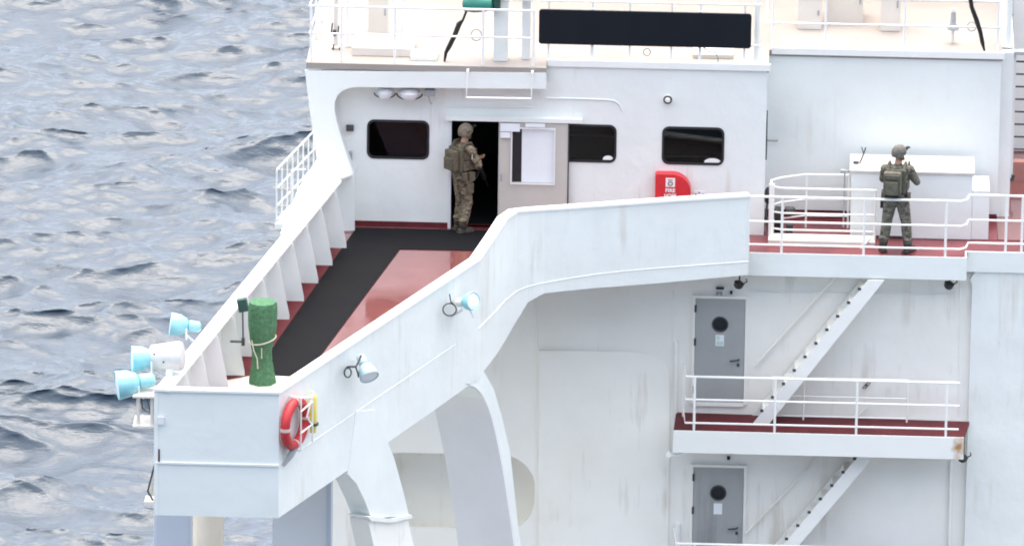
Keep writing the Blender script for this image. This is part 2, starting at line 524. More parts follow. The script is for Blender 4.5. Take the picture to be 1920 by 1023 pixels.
AD = Vector((a1.x-a0.x, a1.y-a0.y, 0)).normalized()        # outboard along the aft plate
AN = Vector((-AD.y, AD.x, 0))                                # horizontal normal
if AN.x < 0: AN = -AN                                        # towards aft, outside
FD = Vector((E_fore.x-F_wall.x, E_fore.y-F_wall.y, 0)).normalized()
FN = Vector((-FD.y, FD.x, 0))
if FN.x < 0: FN = -FN                                        # towards the deck (aft)
A0 = Vector((a0.x, a0.y, 0))
def on_aft(px, py, out=0.0):
    return on_plane(px, py, A0+AN*out, AN)

wing = thing('bridge_wing', (-2.6, -6, 0), 'white bridge wing with solid bulwarks and red deck reaching out from the wheelhouse', 'bridge wing')
# deck
deck_poly = [(F_wall.x, 0.0), (F_wall.x, F_wall.y), (E_fore.x, E_fore.y+0.03), (E_aft.x-.05, E_aft.y+0.03)]
deck_poly += [(x-.05, y+.04) for x, y, _, _ in reversed(aft_all[:-1])] + [(aft[0][0]-.05, 0.0)]
inner = []
mb = MB(); mb.prism([(x, y, -0.10) for x, y in deck_poly], (0, 0, 0.10))
mb.build('deck', 'red_deck', wing)
mb = MB()
und = [(F_wall.x-0.02, -0.9), (E_fore.x+0.02, E_fore.y+0.05), (E_aft.x-0.03, E_aft.y+0.05), (aft[-1][0]-0.03, aft[-1][1]), (aft[8][0]-0.1, -0.9)]
mb.prism([(x, y, WBOT+0.03) for x, y in und], (0, 0, 0.03)); mb.build('bottom_plate', 'grey_paint_and_shade', wing)
# aft bulwark / side plate
ribbon([(x, y, zb, zt) for x, y, zb, zt in aft_all], -0.09).build('side_plate', 'white', wing)
def cap(pts, w_in, w_out, name, h=0.035):
    n = len(pts); vs = []; fs = []
    for i, p in enumerate(pts):
        a = pts[max(i-1, 0)]; b = pts[min(i+1, n-1)]
        d = Vector((b[0]-a[0], b[1]-a[1])).normalized(); nn = Vector((-d.y, d.x))
        L_ = (p[0]+nn.x*w_in, p[1]+nn.y*w_in); R_ = (p[0]-nn.x*w_out, p[1]-nn.y*w_out)
        vs += [(R_[0], R_[1], p[2]), (R_[0], R_[1], p[2]+h), (L_[0], L_[1], p[2]+h), (L_[0], L_[1], p[2])]
    for i in range(n-1):
        for k in range(4): fs.append((i*4+k, i*4+(k+1) % 4, (i+1)*4+(k+1) % 4, (i+1)*4+k))
    fs += [(0, 1, 2, 3), tuple((n-1)*4+k for k in (3, 2, 1, 0))]
    m = MB(); m.add(vs, fs); return m.build(name, 'white_rail', wing)
cap([(x, y, zt) for x, y, zb, zt in aft_all], 0.02, 0.16, 'rail_cap')
# weld line at deck level along the side plate and the end plate
mb = MB(); mb.tube([Vector((x, y, 0.0)) for x, y, _, _ in aft], 0.012, 6); mb.build('weld_seam', 'white', wing)
mb = MB(); mb.tube([Vector((x, y, 0.0))+AN*0.0 for x, y, _, _ in aft_straight], 0.007, 6); mb.build('weld_seam', 'white', wing)
# outboard end plate
mb = MB()
ep = [Vector((E_fore.x-0.02, E_fore.y, 0)), Vector((E_aft.x, E_aft.y, 0))]
mb.box((ep[0].x, 0, WBOT), (ep[1].x, 0.08, WTOP), Matrix.Translation((0, E_aft.y-0.002, 0)))
mb.build('end_plate', 'white_clean', wing)
mb = MB(); mb.box((ep[0].x-0.03, E_aft.y-0.03, WTOP+0.001), (ep[1].x+0.03, E_aft.y+0.11, WTOP+0.04)); mb.build('rail_cap', 'white_rail', wing)
mb = MB(); mb.box((ep[0].x-0.01, E_aft.y-0.022, -0.03), (ep[1].x+0.005, E_aft.y, 0.0)); mb.build('weld_seam', 'white_clean', wing)
# fore bulwark
sgn = 1 if Vector((-FD.y, FD.x, 0)).dot(FN) > 0 else -1
fw = [(F_wall.x+(E_fore.x-F_wall.x)*t, F_wall.y+(E_fore.y-F_wall.y)*t) for t in [i/8 for i in range(9)]]
ribbon([(x, y, WBOT, WTOP) for x, y in fw], -0.06 if True else 0).build('fore_bulwark', 'white_clean', wing)
cap([(x, y, WTOP+0.001) for x, y in fw], 0.19, 0.04, 'rail_cap', 0.04) if sgn > 0 else cap([(x, y, WTOP+0.001) for x, y in fw], 0.04, 0.19, 'rail_cap', 0.04)
mb = MB()
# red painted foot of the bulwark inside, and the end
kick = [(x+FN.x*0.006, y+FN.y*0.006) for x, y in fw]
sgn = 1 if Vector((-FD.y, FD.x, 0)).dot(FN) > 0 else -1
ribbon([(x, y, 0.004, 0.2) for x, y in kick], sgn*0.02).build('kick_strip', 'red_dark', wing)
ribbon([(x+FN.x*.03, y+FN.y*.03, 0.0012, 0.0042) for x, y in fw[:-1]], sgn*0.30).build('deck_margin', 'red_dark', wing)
# brackets standing across the bulwark
Lf = (Vector(fw[-1])-Vector(fw[0])).length
ys = [-1.72-0.93*i for i in range(11)]
for yb in ys:
    t = (yb-F_wall.y)/(E_fore.y-F_wall.y)
    if t < 0.03 or t > 0.99: continue
    x = F_wall.x+(E_fore.x-F_wall.x)*t + 0.03
    mb = MB()
    mb.prism([(x, yb, 0.17), (x+0.36, yb, 0.17), (x+0.36, yb, 0.24), (x+0.20, yb, WTOP-0.06), (x+0.18, yb, WTOP-0.001), (x, yb, WTOP-0.001)], (0, 0.016, 0))
    mb.build('bracket', 'white_clean', wing)
# supports below the wing (webs in the plane of the side plate, wide flange faces turned outboard)
def leg(pix, depth, name, m, out=0.0):
    poly = [on_aft(px, py, out) for px, py in pix]
    mb = MB(); mb.prism(poly, -AN*depth); return mb.build(name, m, wing)
leg([(703, 768), (722, 815), (739, 858), (756, 920), (767, 966), (697, 971), (684, 938), (668, 905), (652, 888), (660, 830), (668, 770)], 0.34, 'support_leg', 'white_clean', 0.012)
leg([(690, 968), (697, 976), (735, 979), (774, 970), (772, 964), (735, 972), (697, 967)], 0.34, 'leg_flange', 'white_clean', 0.05)
leg([(765, 974), (780, 1040), (810, 1180), (745, 1180), (705, 1040), (690, 974)], 0.32, 'support_leg', 'white_house', 0.0)
def smooth(pts, n=4):
    out = []
    for i in range(len(pts)-1):
        p0 = Vector(pts[max(i-1, 0)]); p1 = Vector(pts[i]); p2 = Vector(pts[i+1]); p3 = Vector(pts[min(i+2, len(pts)-1)])
        for k in range(n):
            t = k/n
            out.append(tuple(0.5*((2*p1)+(p2-p0)*t+(2*p0-5*p1+4*p2-p3)*t*t+(3*p1-p0-3*p2+p3)*t**3)))
    return out+[tuple(pts[-1])]
edge = smooth([(868, 722), (888, 727), (903, 742), (915, 768), (925, 802), (935, 850), (946, 910), (962, 1023), (985, 1200)])
leg(edge+[(1003, 1200), (984, 1060), (972, 990), (957, 850), (941, 780), (926, 730), (908, 697), (890, 690), (870, 700)], 0.98, 'support_leg', 'white_clean', -0.02)
leg([(x+1, y-2) for x, y in edge]+[(x+4, y-4) for x, y in reversed(edge)], 1.0, 'face_flange', 'grey_paint_and_shade', 0.0)  # shade of the down-turned face put into its greyer colour
# forward legs
mb = MB()
p = on_y(511, 960, -7.6); q = on_y(612, 960, -7.6)
mb.box((p.x, -7.6, -9.0), (q.x, -7.1, WBOT+0.02)); mb.build('support_leg', 'grey_paint_and_shade', wing)  # white leg in shade, drawn with a greyer colour
mb = MB(); mb.box((q.x, -7.63, -9.0), (q.x+0.07, -7.05, WBOT+0.02)); mb.build('face_flange', 'blue_grey', wing)
# platform under the compass
pp = [(412, 714), (482, 702), (552, 706), (540, 733), (505, 740), (440, 740)]
pl = [on_z(px, py, 0.14) for px, py in pp]
pl = [Vector((v.x, max(v.y, E_aft.y+0.1), v.z)) for v in pl]
mb = MB(); mb.prism([(v.x, v.y, 0.004) for v in pl], (0, 0, 0.136)); mb.build('compass_platform', 'cream', wing)

# black rubber mats on the wing deck
mat_px = [(668, 427), (940, 433), (925, 452), (893, 470), (750, 467), (563, 717), (480, 717), (505, 660)]
mp_ = [on_z(px, py, 0.006) for px, py in mat_px]
mb = MB(); mb.prism([(v.x, min(v.y, -0.03), 0.004) for v in mp_], (0, 0, 0.008))
m_ = mb.build('rubber_mat', 'mat_black', base=(mp_[0].x, mp_[0].y, 0))
tag(m_, 'long black rubber mat laid along the red bridge wing deck to the doorway', 'mat')

# wind deflector plating outside the fore bulwark, near the wheelhouse
c = [on_z(619, 341, WTOP+0.05), on_z(535, 446, WTOP+0.05), on_y(526, 436, -3.2), on_y(560, 352, -0.9), on_y(594, 299, -0.36), on_y(660, 327, -0.36)]
mb = MB(); mb.prism(c, (0, 0, -0.03)); mb.build('wind_deflector', 'white_clean', wing)

# ------------------------------------------------------------------ WHEELHOUSE
ROOF = 2.85
wh = thing('wheelhouse', (0, 1.0, 0), 'white wheelhouse with dark rounded windows and an open dark doorway', 'wheelhouse')
XL = on_y(648, 430, 0).x; XR = on_y(1435, 300, 0).x; XE = on_y(1872, 300, 1.0).x
def R_px(x0, y0, x1, y1, r, y, n=5):
    a = on_y(x0, (y0+y1)/2, y); b = on_y(x1, (y0+y1)/2, y); t = on_y((x0+x1)/2, y0, y); u = on_y((x0+x1)/2, y1, y)
    return rrect(a.x, u.z, b.x, t.z, r, n)
win_px = [(690, 227, 803, 296), (1042, 235, 1154, 302), (1243, 240, 1356, 307)]
holes = [R_px(*w, 0.10, 0) for w in win_px]
dl = on_y(846, 330, 0).x; dr = on_y(934, 330, 0).x; dt = on_y(890, 223, 0).z
holes.append([(dl, 0.03), (dr+0.0, 0.03), (dr, dt), (dl, dt)])
plate('wall', [(XL-0.35, 0.0), (XR, 0.0), (XR, ROOF-0.02), (XL-0.35, ROOF-0.02)], holes, (0, 0, 0), (1, 0, 0), (0, 0, 1), 0.09, 'white', wh)
for i, w in enumerate(win_px):
    o = R_px(w[0]-2, w[1]-2, w[2]+2, w[3]+2, 0.115, 0); h = R_px(w[0]+2, w[1]+2, w[2]-2, w[3]-2, 0.09, 0)
    fr = plate('window', o, [h], (0, -0.012, 0), (1, 0, 0), (0, 0, 1), 0.06, 'rubber', wh)
    pn = plate('pane', R_px(w[0]+1, w[1]+1, w[2]-1, w[3]-1, 0.095, 0), [], (0, 0.025, 0), (1, 0, 0), (0, 0, 1), 0.012, 'glass', fr)
for px, py, px2 in ((1130, 302, 1150), (1320, 307, 1352)):
    p = on_y(px, py, 0); q = on_y(px2, py, 0); cx_ = (p.x+q.x)/2; hw_ = (q.x-p.x)/2
    plate('sill_cover', [(cx_+hw_*math.cos(math.pi*k/12), p.z+.02+.07*math.sin(math.pi*k/12)) for k in range(13)], [], (0, 0.008, 0), (1, 0, 0), (0, 0, 1), 0.01, 'white_rail', wh)
# rear part of the side, further inboard
mb = MB(); mb.box((XR-0.09, 0.0902, 0), (XR, 1.0, ROOF-0.02)); mb.build('wall', 'white', wh)
pc = on_y(1437, 260, 0.35)
mb = MB(); mb.prism([(XR+0.004, 0.28+a*0.2, 0) for a in (0, 1)]+[(XR+0.004, 0.28+0.2*a, 0) for a in ()] if False else
                    [(XR, 0.25, pc.z-0.33), (XR, 0.85, pc.z-0.33), (XR, 0.85, pc.z+0.33), (XR, 0.25, pc.z+0.33)], (0.02, 0, 0))
mb.build('window', 'black', wh)
mb = MB(); mb.box((XR+0.001, 1.0, 0), (XE, 1.09, ROOF-0.02)); mb.build('wall', 'white_clean', wh)
mb = MB(); mb.box((XE-0.09, 1.091, 0), (XE-0.002, 6, ROOF-0.02)); mb.build('wall', 'white', wh)
xs0 = XE+.003; xs1 = on_y(1894, 300, 1.6).x
mb = MB(); mb.box((xs0, 1.25, 0.021), (xs1, 5.9, ROOF-0.03)); mb.build('corner_casing', 'white', wh)
mb = MB(); mb.box((XL-0.35, 7.9, 0), (XE, 8, ROOF-0.02)); mb.build('wall', 'white', wh)
mb = MB(); mb.box((XL-0.44, 0.1, 0), (XL-0.352, 7.99, ROOF-0.02)); mb.build('wall', 'white', wh)
# roof
xo = on_y(1024, 140, -0.35).x; xol = on_y(574, 140, -0.35).x
mb = MB()
mb.prism([(xol, -0.34, 0), (xo, -0.34, 0), (xo, 0.015, 0), (XR+0.02, 0.015, 0), (XR+0.02, 1.0-0.02, 0), (XE+0.02, 0.98, 0), (XE+0.02, 8, 0), (xol, 8, 0)], (0, 0, 0.10))
for i in range(len(mb.v)): mb.v[i] = (mb.v[i][0], mb.v[i][1], mb.v[i][2]+ROOF-0.10)
mb.build('roof', 'roof_deck', wh)
# edge lips of the roof
for (x0, x1, y) in ((xo+0.01, XR+0.05, -0.035), (XR+0.06, XE+0.05, 0.945)):
    mb = MB(); mb.box((x0, y, ROOF-0.06), (x1, y+0.06, ROOF+0.05)); mb.build('roof_lip', 'white_rail', wh)
# interior surfaces, coloured near-black for the shade inside the doorway
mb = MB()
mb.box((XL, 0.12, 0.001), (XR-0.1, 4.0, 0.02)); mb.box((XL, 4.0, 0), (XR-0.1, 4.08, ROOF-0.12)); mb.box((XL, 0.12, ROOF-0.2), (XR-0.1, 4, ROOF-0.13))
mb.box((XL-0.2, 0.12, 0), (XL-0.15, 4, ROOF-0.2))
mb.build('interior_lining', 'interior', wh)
mb = MB(); a = on_y(1065, 252, 0.9); b = on_y(1160, 262, 0.9); mb.tube([(a.x-1.0, 0.9, a.z), (b.x+2.6, 0.9, a.z-0.02)], 0.02, 6)
mb.build('interior_handrail', 'grey_metal', wh)
mb = MB(); a = on_y(1300, 292, 0.5); mb.tube([(a.x-0.7, 0.5, a.z), (a.x+0.7, 0.5, a.z-0.03)], 0.018, 6); mb.build('interior_handrail', 'grey_metal', wh)
# overhang frame with the curved opening
arc = [(700, 164), (672, 163), (655, 165), (642, 170), (633, 179), (628, 191), (627, 205), (631, 228), (648, 285), (664, 329)]
fr_px = [(572, 133), (1024, 137), (1024, 167)] + arc + [(665, 432), (613, 434), (604, 380), (594, 300), (584, 230), (576, 170)]
yplate('overhang_frame', fr_px, [], -0.35, 0.05, 'white_clean', wh)
mb = MB()                                        # depth of the frame: sole along the opening
pts = [on_y(px, py, -0.30) for px, py in [(1024, 167)]+arc]
vs = []; fs = []
for p in pts:
    q = on_y(*proj(p), -0.30); vs += [(q.x, -0.301, q.z-0.0), (q.x, -0.002, q.z-0.0), (q.x, -0.002, q.z+0.03), (q.x, -0.301, q.z+0.03)]
for i in range(len(pts)-1):
    for k in range(4): fs.append((i*4+k, i*4+(k+1) % 4, (i+1)*4+(k+1) % 4, (i+1)*4+k))
fs += [(0, 1, 2, 3), tuple((len(pts)-1)*4+k for k in (3, 2, 1, 0))]
mb.add(vs, fs); mb.build('overhang_soffit', 'white', wh)
# step line of the sliding-door recess
mb = MB(); mb.tube([on_y(px, py, -0.008) for px, py in ((1024, 184), (1080, 185), (1135, 187), (1152, 189), (1161, 195), (1166, 206))], 0.012, 6); mb.build('moulding', 'white', wh)
mb = MB(); mb.tube([on_y(px, py, -0.01) for px, py in ((838, 200), (1000, 201))], 0.013, 6); mb.build('moulding', 'white', wh)
# kick strips
mb = MB(); mb.box((on_y(664, 425, 0).x, -0.012, 0.0), (dl-0.01, -0.001, 0.09)); mb.build('kick_strip', 'red_dark', wh)
mb = MB(); mb.box((dl, -0.02, 0.0), (dr, 0.14, 0.03)); mb.build('door_sill', 'red_dark', wh)
# door frame and sliding door
mb = MB(); mb.box((dl-0.05, -0.03, 0.004), (dl-0.001, 0.06, dt+0.03)); mb.box((dl, -0.03, dt+0.001), (dr, 0.06, dt+0.03)); mb.build('door_frame', 'grey_paint_and_shade', wh)
d0 = on_y(935, 330, -0.08).x; d1 = on_y(1064, 330, -0.08).x; dz1 = on_y(1000, 229, -0.08).z
wx0 = on_y(960, 290, -0.08).x; wx1 = on_y(1039, 290, -0.08).x; wz1 = on_y(1000, 240, -0.08).z; wz0 = on_y(1000, 342, -0.08).z
sdoor = plate('sliding_door', [(d0, 0.03), (d1, 0.03), (d1, dz1), (d0, dz1)], [[(wx0, wz0), (wx1, wz0), (wx1, wz1), (wx0, wz1)]], (0, -0.09, 0), (1, 0, 0), (0, 0, 1), 0.05, 'door_beige', wh)
wxm = on_y(978, 290, -0.08).x
plate('pane', [(wx0+0.002, wz0+0.002), (wxm, wz0+0.002), (wxm, wz1-0.002), (wx0+0.002, wz1-0.002)], [], (0, -0.07, 0), (1, 0, 0), (0, 0, 1), 0.01, 'black', sdoor)
plate('white_panel', [(wxm+0.002, wz0+0.002), (wx1-0.002, wz0+0.002), (wx1-0.002, wz1-0.002), (wxm+0.002, wz1-0.002)], [], (0, -0.072, 0), (1, 0, 0), (0, 0, 1), 0.012, 'paper', sdoor)  # white panel filling the rest of the door window
plate('window_frame', [(wx0-0.02, wz0-0.02), (wx1+0.02, wz0-0.02), (wx1+0.02, wz1+0.02), (wx0-0.02, wz1+0.02)], [[(wx0+.004, wz0+.004), (wx1-.004, wz0+.004), (wx1-.004, wz1-.004), (wx0+.004, wz1-.004)]], (0, -0.141, 0), (1, 0, 0), (0, 0, 1), 0.012, 'grey_paint_and_shade', sdoor)
mb = MB(); mb.box((d1+0.001, -0.10, 0.01), (d1+0.02, -0.001, dz1)); mb.build('door_stop', 'dark_metal', wh)
mb = MB(); mb.box((dl-0.1, -0.12, dz1+0.004), (on_y(1092, 230, 0).x, -0.001, dz1+0.07)); mb.build('door_track', 'white', wh)
hp = on_y(940, 331, -0.15); mb = MB(); mb.tube([hp+Vector((0, 0.008, 0.07)), hp+Vector((0, -0.02, 0.05)), hp+Vector((0, -0.02, -0.05)), hp+Vector((0, 0.008, -0.07))], 0.012, 6); mb.build('handle', 'grey_metal', sdoor)
mb = MB()
for (x0, y0, x1, y1) in ((938, 232, 975, 246), (938, 248, 957, 258), (985, 232, 1022, 238)):
    a = on_y(x0, y1, -0.14); b = on_y(x1, y0, -0.14); mb.box((a.x, -0.149, a.z), (b.x, -0.141, b.z))
mb.build('notice', 'paper', sdoor)

# ------------------------------------------------------------------ HOUSE BELOW THE BRIDGE
Z1, Z2 = -2.90, -5.80
hs = thing('accommodation_house', (4, 0, -12), 'white painted side of the accommodation house below the bridge walkway', 'deckhouse')
hx0 = on_y(622, 980, YW).x; hx1 = 14.0
hole = R_px(690, 850, 1003, 991, 0.55, YW, 7)
plate('wall', [(hx0, -15.9), (hx1, -15.9), (hx1, -0.12), (hx0, -0.12)], [hole], (0, YW, 0), (1, 0, 0), (0, 0, 1), 0.08, 'white_house', hs)
mb = MB(); a = on_y(680, 1000, YW); b = on_y(1015, 840, YW); mb.box((a.x, 0.25, a.z-0.3), (b.x, 0.3, b.z+0.3)); mb.build('recess_panel', 'white_house', hs)
mb = MB(); mb.box((hx0, YW+0.081, -15.9), (hx0+0.08, 8, -0.14)); mb.build('wall', 'white_house', hs)
mb = MB(); mb.box((hx0+.02, 0.3, -0.13), (14, 8, -0.02)); mb.build('bridge_deck', 'red_deck', hs)
# slightly proud plating left and right of the balconies
pp = [(945, 655), (1000, 650), (1100, 653), (1180, 657), (1215, 663), (1240, 675), (1252, 694), (1256, 725), (1256, 1100), (945, 1100)]
yplate('shell_panel', pp, [R_px2 for R_px2 in []], YW-0.0, 0.001, 'white_house', None) if False else None
f = lambda q: (on_y(q[0], q[1], YW-0.05).x, on_y(q[0], q[1], YW-0.05).z)
plate('shell_panel', [f(q) for q in [(1010, 657), (1180, 659), (1215, 664), (1240, 675), (1252, 694), (1256, 725), (1250, 1250), (1010, 1250)]], [], (0, YW-0.045, 0), (1, 0, 0), (0, 0, 1), 0.044, 'white_house', hs)
xr = on_y(1816, 760, YW-0.1).x
rp = [(xr, -15.5), (14, -15.5), (14, -0.30)]
w_ = on_y(1920, 495, YW-0.1); w1 = on_y(1850, 497, YW-0.1); w2 = on_y(1830, 507, YW-0.1); w3 = on_y(1819, 524, YW-0.1)
plate('shell_panel', [(xr, -15.5), (14, -15.5), (14, w_.z), (w1.x, w1.z), (w2.x, w2.z), (w3.x, w3.z), (xr, w3.z-0.1)], [], (0, YW-0.1, 0), (1, 0, 0), (0, 0, 1), 0.09, 'white', hs)
# pipes and weld lines on the wall
for pts, r in (([(1268, 640), (1266, 830)], 0.03), ([(1783, 862), (1778, 1100)], 0.025), ([(1271, 980), (1270, 1100)], 0.05)):
    mb = MB(); mb.tube([on_y(px, py, YW-0.03) for px, py in pts], r, 8); mb.build('pipe', 'white_rail', hs)
for pts in ([(1005, 556), (1007, 655)], [(1262, 545), (1262, 640)], [(1800, 520), (1797, 780)], [(1110, 800), (1108, 1100)], [(939, 660), (940, 850)]):
    mb = MB(); mb.tube([on_y(px, py, YW) for px, py in pts], 0.014, 6); mb.build('weld_seam', 'white_house', hs)
mb = MB(); mb.tube([on_y(px, py, YW) for px, py in ((1262, 780), (1180, 778), (1010, 775))], 0.008, 5); mb.build('weld_seam', 'white_house', hs)
mb = MB(); mb.tube([on_y(px, py, YW-0.02) for px, py in ((1405, 545), (1470, 548), (1540, 546), (1600, 549), (1680, 549), (1720, 551), (1790, 549))], 0.012, 5); mb.build('cable_run', 'grey_paint_and_shade', hs)
# doors
def steel_door(x0, x1, y0, zbot, sign, lab):
    a = on_y(x0, y0+60, YW).x; b = on_y(x1, y0+60, YW).x; t = on_y((x0+x1)/2, y0, YW).z
    mb = MB(); w = 0.045
    mb.box((a-w, YW-0.05, zbot-0.03), (a, YW+0.01, t+w)); mb.box((b, YW-0.05, zbot-0.03), (b+w, YW+0.01, t+w)); mb.box((a, YW-0.05, t), (b, YW+0.01, t+w)); mb.box((a, YW-0.06, zbot-0.06), (b, YW+0.01, zbot))
    fr = mb.build('door_frame', 'white_house', hs)
    cx = (a+b)/2; dh = t-zbot
    pr = 0.115; pcz = t-0.44
    circ = [(cx+0.02*0+pr*math.cos(2*math.pi*k/24), pcz+pr*math.sin(2*math.pi*k/24)) for k in range(24)]
    d = plate('door', [(a+.006, zbot+.004), (b-.006, zbot+.004), (b-.006, t-.006), (a+.006, t-.006)], [circ], (0, YW-0.04, 0), (1, 0, 0), (0, 0, 1), 0.035, 'door_grey', hs)
    d['label'] = lab
    mb = MB(); mb.tube([(cx+(pr+.008)*math.cos(2*math.pi*k/24), YW-0.043, pcz+(pr+.008)*math.sin(2*math.pi*k/24)) for k in range(24)], 0.014, 6, closed=True); mb.build('porthole_ring', 'dark_metal', d, smooth=True)
    mb = MB(); mb.lathe([(0, pr-.001), (0.01, pr-.001)], (cx, YW-0.02, pcz), (0, 1, 0), 24); mb.build('porthole_glass', 'black', d)
    sz = pcz-0.27
    mb = MB(); mb.box((cx-.07, YW-.046, sz-.10), (cx+.07, YW-.041, sz+.09)); mb.build('notice', 'paper', d)
    if sign:
        mb = MB(); mb.box((cx-.055, YW-.05, sz-.085), (cx+.055, YW-.047, sz-.02)); mb.box((cx-.055, YW-.05, sz+.0), (cx+.0, YW-.047, sz+.075)); mb.build('notice_print', 'sign_green', d)
    hz = zbot+dh*0.42
    mb = MB(); mb.tube([(b-.09, YW-.045, hz), (b-.09, YW-.09, hz), (b-.24, YW-.09, hz-.02)], 0.014, 6); mb.build('handle', 'dark_metal', d)
    mb = MB(); mb.box((b-.12, YW-.05, hz-.12), (b-.08, YW-.041, hz-.07)); mb.build('lock', 'dark_metal', d)
    for hh in (0.12, 0.58, 0.9):
        mb = MB(); mb.box((a-.012, YW-.062, zbot+dh*hh-.06), (a+.022, YW-.041, zbot+dh*hh+.06)); mb.build('hinge', 'dark_metal', d)
    return d
steel_door(1303, 1397, 558, Z1+0.20, True, 'grey steel door with round porthole and green notice')
steel_door(1299, 1394, 874, Z2+0.20, False, 'grey steel door with round porthole and white notice')

# rust-streaked white paint for the balcony edge
def rust_paint():
    p = on_y(1797, 838, -1.46)
    mat('white_rust', (0.80, 0.815, 0.78), 0.42, var=0.03, scale=0.9, bump=0.008, bscale=1.8)
    m = MATS['white_rust']; nt = m.node_tree; L = nt.links; b = nt.nodes['Principled BSDF']
    old = b.inputs['Base Color'].links[0].from_socket
    geo = nd(nt, 'ShaderNodeNewGeometry')
    sub = nd(nt, 'ShaderNodeVectorMath', operation='SUBTRACT'); sub.inputs[1].default_value = p
    L.new(geo.outputs['Position'], sub.inputs[0])
    ml = nd(nt, 'ShaderNodeVectorMath', operation='MULTIPLY'); ml.inputs[1].default_value = (9.0, 0.0, 4.0)
    L.new(sub.outputs[0], ml.inputs[0])
    ln = nd(nt, 'ShaderNodeVectorMath', operation='LENGTH'); L.new(ml.outputs[0], ln.inputs[0])
    nz = nd(nt, 'ShaderNodeTexNoise', i_Scale=9.0, i_Detail=5.0); L.new(geo.outputs['Position'], nz.inputs['Vector'])
    ad = nd(nt, 'ShaderNodeMath', operation='MULTIPLY_ADD', ); ad.inputs[1].default_value = 1.6
    L.new(nz.outputs['Fac'], ad.inputs[0]); L.new(ln.outputs['Value'], ad.inputs[2])
    mr = nd(nt, 'ShaderNodeMapRange', i_From_Min=1.9, i_From_Max=0.9); L.new(ad.outputs[0], mr.inputs['Value'])
    mx = nd(nt, 'ShaderNodeMix', data_type='RGBA'); L.new(mr.outputs[0], mx.inputs['Factor']); L.new(old, mx.inputs['A'])
    mx.inputs['B'].default_value = (0.42, 0.22, 0.08, 1)
    L.new(mx.outputs['Result'], b.inputs['Base Color'])
rust_paint()

def balcony(z, px0, px1, lab, fm):
    y1 = -1.43
    x0 = on_y(px0, 805, y1).x; x1 = on_y(px1, 820, y1).x
    t = thing('side_balcony', ((x0+x1)/2, YW, z), lab, 'balcony', 'balconies on the house side')
    mb = MB(); mb.prism([(x0, y1, z-.06), (x1, y1, z-.06), (x1+.10, YW-.11, z-.06), (x0+.02, YW-.002, z-.06)], (0, 0, .06)); mb.build('deck', 'red_dark', t)
    mb = MB(); mb.box((x0-.006, y1-.03, z-.36), (x1+.004, y1-.001, z+.012)); mb.build('fascia', fm, t)
    mb = MB(); mb.box((x0-.004, y1, z-.36), (x0+.02, YW-.06, z-.061)); mb.build('end_bracket', 'white', t)
    mb = MB(); mb.box((x1-.02, y1, z-.36), (x1+.003, YW-.11, z-.061)); mb.build('end_bracket', 'white', t)
    return x0, x1, y1
bx0, bx1, by = balcony(Z1, 1263, 1807, 'narrow balcony with red deck and white edge beside the upper grey door', 'white_rust')
balcony(Z2, 1259, 1803, 'lower balcony whose guard rail just shows at the bottom edge', 'white')

# ------------------------------------------------------------------ UPPER WALKWAY
wk = thing('walkway_deck', (5.5, -0.5, 0), 'red bridge deck walkway with white edge in front of the white locker', 'walkway')
kx0 = aft[0][0]; kx1 = on_y(1813, 482, -0.96).x
mb = MB(); mb.prism([(kx0+.001, -0.95, -.06), (kx1, -0.95, -.06), (kx1+.02, -0.604, -.06), (14, -0.604, -.06), (14, 0.001, -.06), (kx0+.001, 0.001, -.06)], (0, 0, .064)); mb.build('deck', 'red_walk', wk)
mb = MB(); mb.box((kx0, -0.98, -.37), (kx1, -0.951, .012)); mb.build('fascia', 'white_clean', wk)
mb = MB(); mb.box((kx1-.03, -0.95, -.37), (kx1-.001, -0.604, .012)); mb.build('fascia', 'white_clean', wk)
mb = MB(); mb.box((kx1, -0.645, -.33), (14, -0.605, .012)); mb.build('fascia', 'white_clean', wk)
mb = MB(); mb.box((kx0, -0.94, -.30), (kx1-.04, YW-.001, -.061)); mb.build('underside', 'white_house', wk)
mb = MB(); mb.box((XR+0.02, 0.0, 0.0042), (XE, 0.99, 0.012)); mb.build('deck_paint', 'red_walk', wk)
for (x0, x1, y) in ((XR+.01, XE, 0.985),):
    mb = MB(); mb.box((x0, y-.012, 0.012), (x1, y, 0.14)); mb.build('kick_strip', 'red_dark', wk)
# ladder opening coaming: low white slab
a = on_z(1440, 458, 0.08); b = on_z(1640, 460, 0.08)
mb = MB(); mb.box((a.x, -0.55, 0.013), (b.x, -0.18, 0.10)); mb.build('hatch_coaming', 'cream', wk, bevel=0.01)

# ------------------------------------------------------------------ GUARD RAILS
def guard_rail(name, path, heights, posts, label, r=0.021, m='white_rail', group='white pipe guard rails', cat='railing', post_h=None, pr=None):
    base = Vector(path[0]); t = thing(name, base, label, cat, group)
    for i, h in enumerate(heights):
        mb = MB(); mb.tube([Vector(p)+Vector((0, 0, h)) for p in path], r if i == 0 else r*0.85, 8); mb.build('rail', m, t, smooth=True)
    for p in posts:
        mb = MB(); mb.tube([Vector(p)-Vector((0, 0, 0.0)), Vector(p)+Vector((0, 0, post_h or heights[0]))], pr or r, 8); mb.build('post', m, t, smooth=True)
    return t
H3 = (0.95, 0.53, 0.14)
ye = -0.93
def wx(px, y, z): return on_z(px, proj((on_y(px, 470, y).x, y, z))[1], z).x
def xat(px, y, z):            # x of the point on plane y, height z that shows at photo column px
    x = on_y(px, 500, y).x
    for _ in range(5): x += (px-proj((x, y, z))[0])/SCALE
    return x
